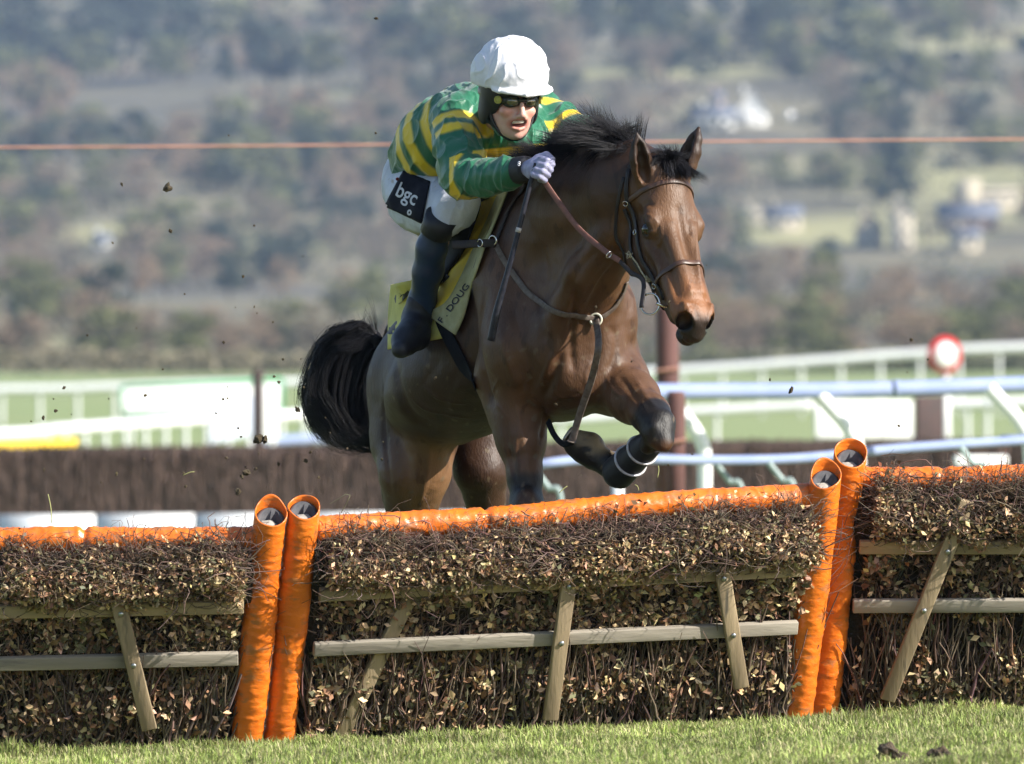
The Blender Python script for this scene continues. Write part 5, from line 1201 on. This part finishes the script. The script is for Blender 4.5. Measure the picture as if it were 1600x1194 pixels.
V = np.stack(V, 1).reshape(-1, 3); idx = np.arange(n * 5).reshape(n, 5); Q = np.stack([idx[:-1, :-1], idx[1:, :-1], idx[1:, 1:], idx[:-1, 1:]], -1).reshape(-1, 4); link("brush", np_mesh("brush", V, Q), M_bf, bf)
# upright birch sprays on its face and top
rg = np.random.default_rng(5); n = 20000; x = rg.uniform(X[0], X[-1], n); zt_ = np.interp(x, X, zt); z0 = np.interp(x, X, zb) + rg.uniform(0, .7, n); L = rg.uniform(.2, .5, n); L = np.minimum(L, zt_ + .03 - z0)
pth = np.stack([np.stack([x + rg.normal(0, .02, n) * t, 110 - rg.uniform(.01, .05, n) , z0 + L * t], 1) for t in (0., .5, 1.)], 1); V, F, ii = tubes(pth, .008, 3, caps=False)
c = np.array((.10, .065, .055)) * rg.uniform(.4, 1.9, (n, 1)); o = link("birch", np_mesh("birch", V, F, False, np.clip(c, .01, 1)[ii]), M_twig, bf); o['kind'] = 'stuff'
for k in range(-8, 9):
    x0, x1 = -160 + k * 155, -160 + (k + 1) * 155 - 3
    def yb(x): return np.interp(x, [-160, 400, 620, 1250], [806, 803, 801, 792])
    if x0 > 700: continue
    a, b = P(x0, yb(x0), 107), P(x1, yb(x1), 107); ga, gb = float(gz(a[0], 107)) - .03, float(gz(b[0], 107)) - .03
    link("foot_board", box_mesh("foot_board", np.array([(a[0], 107, ga), (b[0], 107, gb), (b[0], 107.06, gb), (a[0], 107.06, ga), (a[0], 107.24, a[2]), (b[0], 107.24, b[2]), (b[0], 107.30, b[2]), (a[0], 107.30, a[2])])), M_white, bf)

# ---------------------------------------------------------------- trees on the hill
M_bark = mat("bark", (.085, .07, .055), (.05, .045, .04), rough=.95, scale=6)
def tree_mesh(seed, kind, cols):
    """unit tree: 1 m high, crown of leaf or twig clumps round real limbs"""
    r = np.random.default_rng(seed); bare = kind == 'bare'
    trunk_h = .28 if kind != 'conifer' else .12; limbs = []; tips = []
    T = [np.array((0, 0, -.04)), np.array((r.normal(0, .01), r.normal(0, .01), trunk_h)), np.array((r.normal(0, .02), r.normal(0, .02), .8))]
    paths = [spline(T, 6)]; rad = [np.linspace(.030, .006, 6)]
    for i in range(9 if kind != 'conifer' else 6):
        z = r.uniform(.22, .75); a = r.uniform(0, 6.28); L = (.42 if kind != 'conifer' else .2) * (1.1 - z * .7) * r.uniform(.7, 1.1)
        p0 = np.array((0, 0, z)); p2 = p0 + np.array((math.cos(a) * L, math.sin(a) * L, L * r.uniform(.3, .9))); p1 = (p0 + p2) / 2 + np.array((0, 0, -.02))
        paths.append(spline([p0, p1, p2], 6)); rad.append(np.linspace(.013, .003, 6)); tips.append(p2)
    V, F, _ = tubes(np.array(paths), np.array(rad), 5, caps=False); trunk = np_mesh("trunk", V, F, True)
    nc = 24 if kind != 'conifer' else 30; n = 1500; cen = []
    for i in range(nc):
        if kind == 'conifer':
            z = r.uniform(.15, 1.0); R = .20 * (1.05 - z); a = r.uniform(0, 6.28); cen.append((math.cos(a) * R, math.sin(a) * R, z, .075))
        else:
            z = r.uniform(.30, .92); R = .38 * math.sqrt(max(.05, 1 - ((z - .58) / .40)**2)) * r.uniform(.35, 1.0); a = r.uniform(0, 6.28); cen.append((math.cos(a) * R, math.sin(a) * R, z, r.uniform(.09, .17)))
    cen = np.array(cen); ci = r.integers(nc, size=n); d = r.normal(size=(n, 3)); d /= np.linalg.norm(d, axis=1, keepdims=True)
    c = cen[ci, :3] + d * (cen[ci, 3] * r.uniform(.45, 1.05, n))[:, None] * np.array((1, 1, .8)); s = r.uniform(.012, .030, n)[:, None] * (1.0 if not bare else .9)
    u = r.normal(size=(n, 3)); u /= np.linalg.norm(u, axis=1, keepdims=True); w = np.cross(u, r.normal(size=(n, 3))); w /= np.linalg.norm(w, axis=1, keepdims=True)
    asp = .35 if bare else .8
    V = np.stack([c - u * s - w * s * asp, c + u * s - w * s * asp * .6, c + u * s + w * s * asp, c - u * s + w * s * asp * .7], 1).reshape(-1, 3)
    cc = np.array(cols) * (.75 + .5 * r.uniform(0, 1, (nc, 1)))[ci] * r.uniform(.7, 1.3, (n, 1))
    crown = np_mesh("crown", V, np.arange(n * 4).reshape(n, 4), False, np.repeat(cc, 4, 0)); return trunk, crown
M_crown = mat("foliage", (1, 1, 1), (.8, .8, .8), rough=.9, attr=True, scale=3)
kinds = [("bare_tree", 'bare', (.23, .19, .14), "leafless grey tree", "grey bare trees"),
         ("bare_tree", 'bare', (.30, .215, .15), "leafless brown tree", "brown bare trees"),
         ("olive_tree", 'leaf', (.18, .19, .085), "olive ivy-clad tree", "olive trees"),
         ("evergreen_tree", 'conifer', (.045, .065, .04), "dark evergreen", "evergreens"),
         ("dark_tree", 'leaf', (.055, .072, .05), "dark broad tree", "dark trees")]
protos = []
for i, (nm, kd, cl_, lb_, gp) in enumerate(kinds):
    ms = [tree_mesh(100 + i * 10 + j, kd, cl_) for j in range(2)]
    for tm, cm in ms: tm.materials.append(M_bark); cm.materials.append(M_crown)
    protos.append(ms)
def put_tree(ki, x, y, h, wf, label=None, group=None, sink=0.0, ver=None):
    nm, kd, cl_, lb_, gp = kinds[ki]; tm, cm = protos[ki][ver if ver is not None else random.randrange(2)]
    root = bpy.data.objects.new(nm, None); COL.objects.link(root); root.location = (x, y, float(gz(x, y)) - sink); root.rotation_euler = (0, 0, random.uniform(0, 6.28)); root.scale = (h * wf, h * wf, h)
    if label is None:
        row_ = HOR - (root.location.z - CAMH) * FPX / y; cx_ = 800 + x * FPX / y
        where = "on the top slope" if row_ < 130 else "on the upper slope" if row_ < 240 else "on the middle slope" if row_ < 400 else "low on the slope" if row_ < 540 else "at the foot of the hill"
        side = "left of the jockey" if cx_ < 620 else "behind the horse" if cx_ < 1100 else "right of the horse"
        label = "%s %s %s" % (lb_, where, side); group = "%s %s %s" % (gp, where, side)
    tag(root, label, "tree", group)
    for m_, n_ in ((tm, "trunk"), (cm, "crown")):
        o = bpy.data.objects.new(n_, m_); COL.objects.link(o); o.parent = root
    return root
random.seed(11); placed = 0
def hy(y, x=0):    # photo row of the ground at distance y
    return HOR - (float(gz(x, y)) - CAMH) * FPX / y
Ys = np.concatenate([np.linspace(930, 1300, 40), np.linspace(1300, 4600, 260)]); rows = np.array([hy(q) for q in Ys])
def Yrow(py, px=800.0):
    x_ = (px - 800.0) * Ys / FPX; rw = np.minimum.accumulate(HOR - (gz(x_, Ys) - CAMH) * FPX / Ys); return float(np.interp(-py, -rw, Ys))
FIELDS = [(100, 330, 120, 210), (250, 570, 118, 175), (1410, 1600, 150, 215), (1390, 1600, 70, 110), (1150, 1330, 300, 360), (170, 560, 455, 520), (900, 990, 60, 150), (240, 400, 300, 345)]
BUILD = [(1120, 1205, 120, 215), (1180, 1260, 300, 375), (1330, 1440, 320, 400), (1470, 1600, 270, 400), (1215, 1255, 160, 200), (140, 175, 360, 400)]
def layer(pylo, pyhi, n, hpx, mix, wf=(0.9, 1.4), span=None):
    global placed
    k = 0; tries = 0
    while k < n and tries < n * 12:
        tries += 1
        px_, py_ = random.uniform(*(span or (-60, 1660))), random.uniform(pylo, pyhi); h = random.uniform(*hpx)
        if any(a < px_ < b and c < py_ - h * .35 < d for a, b, c, d in FIELDS) and random.random() < .9: continue
        if any(a - 22 < px_ < b + 22 and c - 4 < py_ and py_ - h < d + 3 for a, b, c, d in BUILD): continue
        Y = Yrow(py_, px_); x = (px_ - 800) * Y / FPX; hm = h * Y / FPX
        put_tree(random.choices(range(5), mix)[0], x, Y, hm, random.uniform(*wf)); k += 1; placed += 1
layer(-10, 150, 150, (75, 125), (2, 1.6, 2.6, .8, 3.4))
layer(120, 260, 120, (50, 90), (2, 2, 2.6, .6, 2.0))
layer(260, 400, 150, (50, 90), (2, 2.2, 2.4, .8, 1.8))
layer(400, 530, 130, (55, 95), (2, 3, 2.2, .3, 1.0))
layer(545, 574, 100, (55, 100), (2, 3, 3.4, .1, 1.2), wf=(1.0, 1.7))
for sp_ in ((-1400, -70), (1670, 3000)):
    layer(-10, 400, 60, (60, 110), (1, 1, 3, .8, 3), span=sp_); layer(400, 574, 40, (60, 100), (1, 1.5, 3, .3, 1.5), span=sp_)
# scrub and hedgerows between the trees
def scrub(n, seed):
    r = np.random.default_rng(seed); px_ = r.uniform(-1500, 3100, n * 3); py_ = r.uniform(-20, 575, n * 3)
    dens = wavy(np.stack([px_ * .012, py_ * .045, 0 * px_], 1), 1.3, seed) + r.normal(0, .5, n * 3)
    ok = dens > .1
    for a, b, c, d in FIELDS: ok &= ~((px_ > a) & (px_ < b) & (py_ > c) & (py_ < d))
    for a, b, c, d in BUILD: ok &= ~((px_ > a - 10) & (px_ < b + 10) & (py_ > c) & (py_ < d + 30))
    px_, py_ = px_[ok][:n], py_[ok][:n]; n = len(px_); Y = np.array([Yrow(b, a) for a, b in zip(px_, py_)]); x = (px_ - 800) * Y / FPX; z = gz(x, Y)
    S = r.uniform(10, 30, n) * Y / FPX; pal = np.array(((.13, .12, .08), (.17, .13, .10), (.10, .115, .055), (.05, .06, .045))); cc = pal[r.integers(4, size=n)]
    K = 34; c = np.stack([x, Y, z], 1)[:, None] + r.normal(size=(n, K, 3)) * np.array((.62, .4, .28)) * S[:, None, None] + np.array((0, 0, .35)) * S[:, None, None]; c = c.reshape(-1, 3); m = n * K
    s_ = np.repeat(S, K)[:, None] * r.uniform(.05, .16, (m, 1)); u = r.normal(size=(m, 3)); u /= np.linalg.norm(u, axis=1, keepdims=True); w = np.cross(u, r.normal(size=(m, 3))); w /= np.linalg.norm(w, axis=1, keepdims=True)
    V = np.stack([c - u * s_ - w * s_, c + u * s_ - w * s_, c + u * s_ + w * s_, c - u * s_ + w * s_], 1).reshape(-1, 3); col_ = np.repeat(cc, K, 0) * r.uniform(.5, 1.5, (m, 1))
    return tag(link("undergrowth", np_mesh("undergrowth", V, np.arange(4 * m).reshape(m, 4), False, np.repeat(col_, 4, 0)), M_hedge), "scrub and hedgerow growth covering the slopes between the trees", "undergrowth", kind="stuff")
# a few trees that stand out
for px_, base, h, ki, lb in ((60, 215, 130, 1, "large pale brown round bare tree at the left edge of the hillside"), (300, 560, 70, 2, "olive bushy tree in the hedge line left of the tail"), (1400, 330, 120, 3, "tall dark conifer above the stone houses"),
                             (540, 305, 85, 1, "tan coloured bare tree left of the jockey's back"), (1090, 375, 42, 4, "small dark round tree right of the horse's forehead"), (1270, 560, 95, 2, "tall olive tree in the hedge line left of the sign")):
    Y = Yrow(base, px_); put_tree(ki, (px_ - 800) * Y / FPX, Y, h * Y / FPX, 1.25, label=lb)
# hedge line at the foot
M_hedge = mat("hedge_leaf", (1, 1, 1), (.8, .8, .8), rough=.95, attr=True, scale=2)
scrub(6600, 91)
def hedge(x0, x1, py_, hpx, Y, colr_, label, seed):
    r = np.random.default_rng(seed); xa, xb = P(x0, 0, Y)[0], P(x1, 0, Y)[0]; n = int((xb - xa) * 150); h = hpx * Y / FPX
    x = r.uniform(xa, xb, n); z0 = gz(x, np.full(n, float(Y))); hh = h * (1 + .25 * wavy(np.stack([x, 0 * x, 0 * x], 1), 1.2, seed)); z = z0 + r.uniform(0, 1, n) * hh; y = Y + r.uniform(-.7, .7, n); c = np.stack([x, y, z], 1)
    s = r.uniform(.06, .16, n)[:, None]; u = r.normal(size=(n, 3)); u /= np.linalg.norm(u, axis=1, keepdims=True); w = np.cross(u, r.normal(size=(n, 3))); w /= np.linalg.norm(w, axis=1, keepdims=True)
    V = np.stack([c - u * s - w * s, c + u * s - w * s, c + u * s + w * s, c - u * s + w * s], 1).reshape(-1, 3); cc = np.array(colr_) * r.uniform(.5, 1.5, (n, 1))
    return tag(link("hedge", np_mesh("hedge", V, np.arange(4 * n).reshape(n, 4), False, np.repeat(cc, 4, 0)), M_hedge), label, "hedge")
hedge(-1500, 760, 590, 34, 860, (.34, .29, .20), "long tan clipped hedge at the foot of the wood on the left", 1)
hedge(760, 3100, 585, 30, 880, (.20, .20, .12), "long olive hedge behind the far rail on the right", 2)
# ---------------------------------------------------------------- houses on the hill
M_stone = mat("cotswold_stone", (.52, .46, .35), (.42, .37, .28), rough=.9, scale=3); M_slate = mat("slate", (.16, .18, .23), (.12, .13, .17), rough=.6, scale=4)
M_render = mat("white_render", (.80, .80, .78), rough=.7); M_glass = mat("window_glass", (.03, .035, .045), rough=.1); M_tile = mat("brown_tile", (.16, .10, .08), rough=.8)
def house(px0, px1, pyb, pye, label, name="house", wall=None, roof=None, ridge=14, gable=False, tower=None, wins=3, floors=1, depth=7):
    Y = Yrow(pyb, (px0 + px1) / 2); Y = Y if Y > 900 else 1500; wall = wall or M_stone; roof = roof or M_slate
    x0, x1 = (px0 - 800) * Y / FPX, (px1 - 800) * Y / FPX; zb = CAMH - (pyb - HOR) * Y / FPX; ze = CAMH - (pye - HOR) * Y / FPX; zr = ze + ridge * Y / FPX; D = depth
    root = empty(name, ((x0 + x1) / 2, Y, zb), label, "house")
    zg = zb - 3
    link("wall", box_mesh("wall", np.array([(x0, Y, zg), (x1, Y, zg), (x1, Y + D, zg), (x0, Y + D, zg), (x0, Y, ze), (x1, Y, ze), (x1, Y + D, ze), (x0, Y + D, ze)])), wall, root)
    o_ = .35
    if gable:
        xm = (x0 + x1) / 2
        for yy in (Y, Y + D): link("gable_wall", np_mesh("gable_wall", np.array([(x0, yy, ze), (x1, yy, ze), (xm, yy, zr)]), [np.array([[0, 1, 2]])]), wall, root)
        for sx, xe in ((-1, x0), (1, x1)):
            a, b = np.array((xe + sx * o_, 0, ze - .3)), np.array((xm, 0, zr + .1)); t = np.array((0, 0, .25))
            Vr = [(a[0], Y - o_, a[2]), (b[0], Y - o_, b[2]), (b[0], Y + D + o_, b[2]), (a[0], Y + D + o_, a[2])]; Vr = np.array(Vr + [tuple(np.array(v) + t) for v in Vr]); link("roof", box_mesh("roof", Vr), roof, root)
    else:
        ym = Y + D / 2
        for sy, ye in ((-1, Y), (1, Y + D)):
            a, b = (ye + sy * o_, ze - .15), (ym, zr); t = np.array((0, 0, .22))
            Vr = [(x0 - o_, a[0], a[1]), (x1 + o_, a[0], a[1]), (x1 + o_, b[0], b[1]), (x0 - o_, b[0], b[1])]; Vr = np.array(Vr + [tuple(np.array(v) + t) for v in Vr]); link("roof", box_mesh("roof", Vr), roof, root)
        for xx in (x0, x1): link("gable_wall", np_mesh("gable_wall", np.array([(xx, Y, ze), (xx, Y + D, ze), (xx, ym, zr - .1)]), [np.array([[0, 2, 1]])]), wall, root)
    if tower is not None:
        t0, t1, tt = tower; xa, xb = (t0 - 800) * Y / FPX, (t1 - 800) * Y / FPX; zt_ = CAMH - (tt - HOR) * Y / FPX
        link("tower", box_mesh("tower", np.array([(xa, Y - .6, zg), (xb, Y - .6, zg), (xb, Y + 4, zg), (xa, Y + 4, zg), (xa, Y - .6, zt_), (xb, Y - .6, zt_), (xb, Y + 4, zt_), (xa, Y + 4, zt_)])), wall, root)
    ch = beam("chimney", ((x0 * .75 + x1 * .25), Y + D / 2, zr - .6), ((x0 * .75 + x1 * .25), Y + D / 2, zr + 1.1), .8, .6, (1, 0, 0), wall, root, bev=0)
    for fl in range(floors):
        for i in range(wins):
            xc = x0 + (x1 - x0) * (i + .5) / wins; zc = zb + (ze - zb) * (fl + .55) / floors; w_, h_ = min(1.1, (x1 - x0) / wins * .4), min(1.3, (ze - zb) / floors * .5)
            fr_ = beam("window", (xc, Y - .05, zc - h_ / 2), (xc, Y - .05, zc + h_ / 2), w_, .06, (1, 0, 0), M_render, root, bev=0)
            beam("pane", (xc, Y - .09, zc - h_ / 2 + .12), (xc, Y - .09, zc + h_ / 2 - .12), w_ - .2, .03, (1, 0, 0), M_glass, fr_, bev=0)
    return root
house(1150, 1200, 196, 176, "bright white gabled house on the upper slope beside the glinting window", wall=M_render, gable=True, ridge=34, wins=2, floors=1, roof=M_render)
house(1082, 1148, 200, 180, "blue-roofed white building joined left of the white gabled house", wall=M_render, ridge=14, wins=4)
house(1112, 1130, 168, 154, "small pink cottage above the blue-roofed building", wall=mat("pink_render", (.6, .45, .38), rough=.8), ridge=10, wins=1)
house(1196, 1252, 362, 336, "stone house with a pale front left of the reddish tree", ridge=14, wins=3)
house(1160, 1204, 350, 334, "low long stone barn left of the pale stone house", ridge=8, wins=3, roof=M_stone)
house(1392, 1428, 392, 330, "tall narrow cream stone house in the village", gable=True, ridge=16, wins=2, floors=3)
house(1338, 1380, 388, 358, "pinkish stone cottage beside the tall narrow house", gable=True, ridge=24, wins=2, floors=1, roof=M_tile)
house(1492, 1590, 330, 298, "large cream stone manor with a square block tower", ridge=4, tower=(1496, 1532, 280), wins=5, roof=M_stone)
house(1468, 1560, 362, 338, "dark stone house with a blue slate roof below the manor", wall=M_tile, ridge=20, wins=4)
house(1488, 1532, 395, 368, "small pale cottage below the dark stone house", ridge=10, wins=2)
house(145, 172, 388, 374, "small white hut among the trees at left", wall=M_render, ridge=8, wins=1)
# a window pane catching the sun
Yg = Yrow(200, 1236); cg = P(1236, 179, Yg - 5); hv_ = nrm(np.array(SUNV) + nrm(np.array((0, 0, CAMH)) - cg)); M_glint = mat("sunlit_glazing", (.9, .9, .88), (.9, .9, .88), rough=.22, metal=1.0)
a_ = nrm(np.cross(hv_, (0, 0, 1))); b_ = np.cross(hv_, a_); gl = empty("greenhouse_vent", cg, "open glass roof light flashing in the sun on the hillside", "window")
link("glazing", box_mesh("glazing", np.array([cg + a_ * i * .8 + b_ * j * .8 - hv_ * k for k in (.04, 0) for i, j in ((-1, -1), (1, -1), (1, 1), (-1, 1))])), M_glint, gl)
for i, j in ((-1, 0), (1, 0), (0, -1), (0, 1)):
    q = cg + a_ * i * .83 + b_ * j * .83; dd_ = b_ if i else a_; beam("frame", q - dd_ * .86, q + dd_ * .86, .06, .06, hv_, M_white, gl, bev=0)
tube("prop", [cg - hv_ * .05, (cg[0], cg[1] + .3, float(gz(cg[0], cg[1])) - .2)], .06, M_white, gl, 6, 16)
# ---------------------------------------------------------------- clods of turf thrown up by the hooves
M_clod = mat("turf_clod", (.10, .065, .04), (.045, .03, .02), rough=.95, scale=90, bump=1, bscale=200, bdist=.004, c3=(.22, .20, .08), s3=80, t3=.55)
big = [(262, 294, .020, 38.8), (190, 288, .008, 38.9), (588, 29, .007, 39), (404, 686, .018, 39.2), (385, 738, .014, 39.3), (372, 768, .013, 39.1), (378, 745, .010, 39.2), (1236, 610, .009, 38.7), (1424, 531, .007, 38.8), (414, 687, .012, 39.2), (436, 597, .007, 39), (100, 606, .008, 39), (465, 640, .008, 39.1), (227, 618, .006, 39), (68, 653, .006, 39), (87, 642, .007, 39), (287, 740, .007, 39.2), (182, 740, .006, 39.4), (478, 720, .008, 39.3), (680, 591, .006, 38.8), (380, 432, .006, 38.9), (290, 760, .006, 39)]
rr_ = random.Random(77)
for i in range(80):
    k = rr_.random()
    px_ = rr_.gauss(330, 170) if k < .75 else rr_.uniform(850, 1450); py_ = 760 - abs(rr_.gauss(0, 230)) if k < .75 else rr_.uniform(380, 760)
    if 0 < px_ < 1600 and 10 < py_ < 790: big.append((px_, py_, rr_.uniform(.0018, .0055), rr_.uniform(38.3, 39.6)))
src = [clod("p", (0, 0, 0), 1.0, M_clod, 200 + i) for i in range(5)]; smesh = [o.data for o in src]
for o in src: bpy.data.objects.remove(o)
for i, (px_, py_, r_, Y) in enumerate(big):
    o = bpy.data.objects.new("clod", smesh[i % 5]); COL.objects.link(o); o.location = P(px_, py_, Y); o.scale = (r_,) * 3; o.rotation_euler = (rr_.uniform(0, 6), rr_.uniform(0, 6), rr_.uniform(0, 6))
    if i == 0: tag(o, "largest brown clod of turf flying high at left", "clod", "flying clods of turf")
    else:
        w1 = "high at left against the hill" if px_ < 700 and py_ < 400 else "at left before the rails" if px_ < 700 and py_ < 690 else "at left before the dark brush fence" if px_ < 700 else "near the horse" if px_ < 1130 else "at right before the rails"
        tag(o, ("small" if r_ > .006 else "tiny") + " clod of turf flying " + w1, "clod", ("small" if r_ > .006 else "tiny") + " clods flying " + w1)
# blades of grass in the air
for i, (px_, py_, L_, a0) in enumerate(((1028, 737, .02, 1.5), (880, 765, .018, .7), (995, 762, .012, -1.0), (295, 740, .02, .3), (78, 795, .05, 1.7))):
    c = P(px_, py_, 39.0); d = np.array((math.cos(a0), .1, math.sin(a0))) * L_; o = tube("grass_blade", [c - d, c + np.array((.003, 0, .004)), c + d], .0016, M_blade2 if 'M_blade2' in globals() else mat("dry_blade", (.42, .42, .16), rough=.7), None, 4, 8)
    tag(o, "thin blade of grass flying in the air" if i != 4 else "green stem standing up behind the left hurdle", "blade of grass", "flying blades of grass" if i != 4 else None)
# ---------------------------------------------------------------- haze
M_haze = bpy.data.materials.new("haze"); M_haze.use_nodes = True; nt = M_haze.node_tree; nt.nodes.remove(nt.nodes["Principled BSDF"])
pv = nt.nodes.new("ShaderNodeVolumePrincipled"); pv.inputs["Color"].default_value = (.50, .66, 1.0, 1); pv.inputs["Density"].default_value = HAZE = 0.82e-4; pv.inputs["Anisotropy"].default_value = .2
nt.links.new(pv.outputs[0], nt.nodes["Material Output"].inputs["Volume"])
v = np.array([(x, y, z) for z in (-6, 345) for x, y in ((-1600, -20), (1600, -20), (1600, 6900), (-1600, 6900))]); tag(link("haze", box_mesh("haze", v), M_haze), kind="stuff")
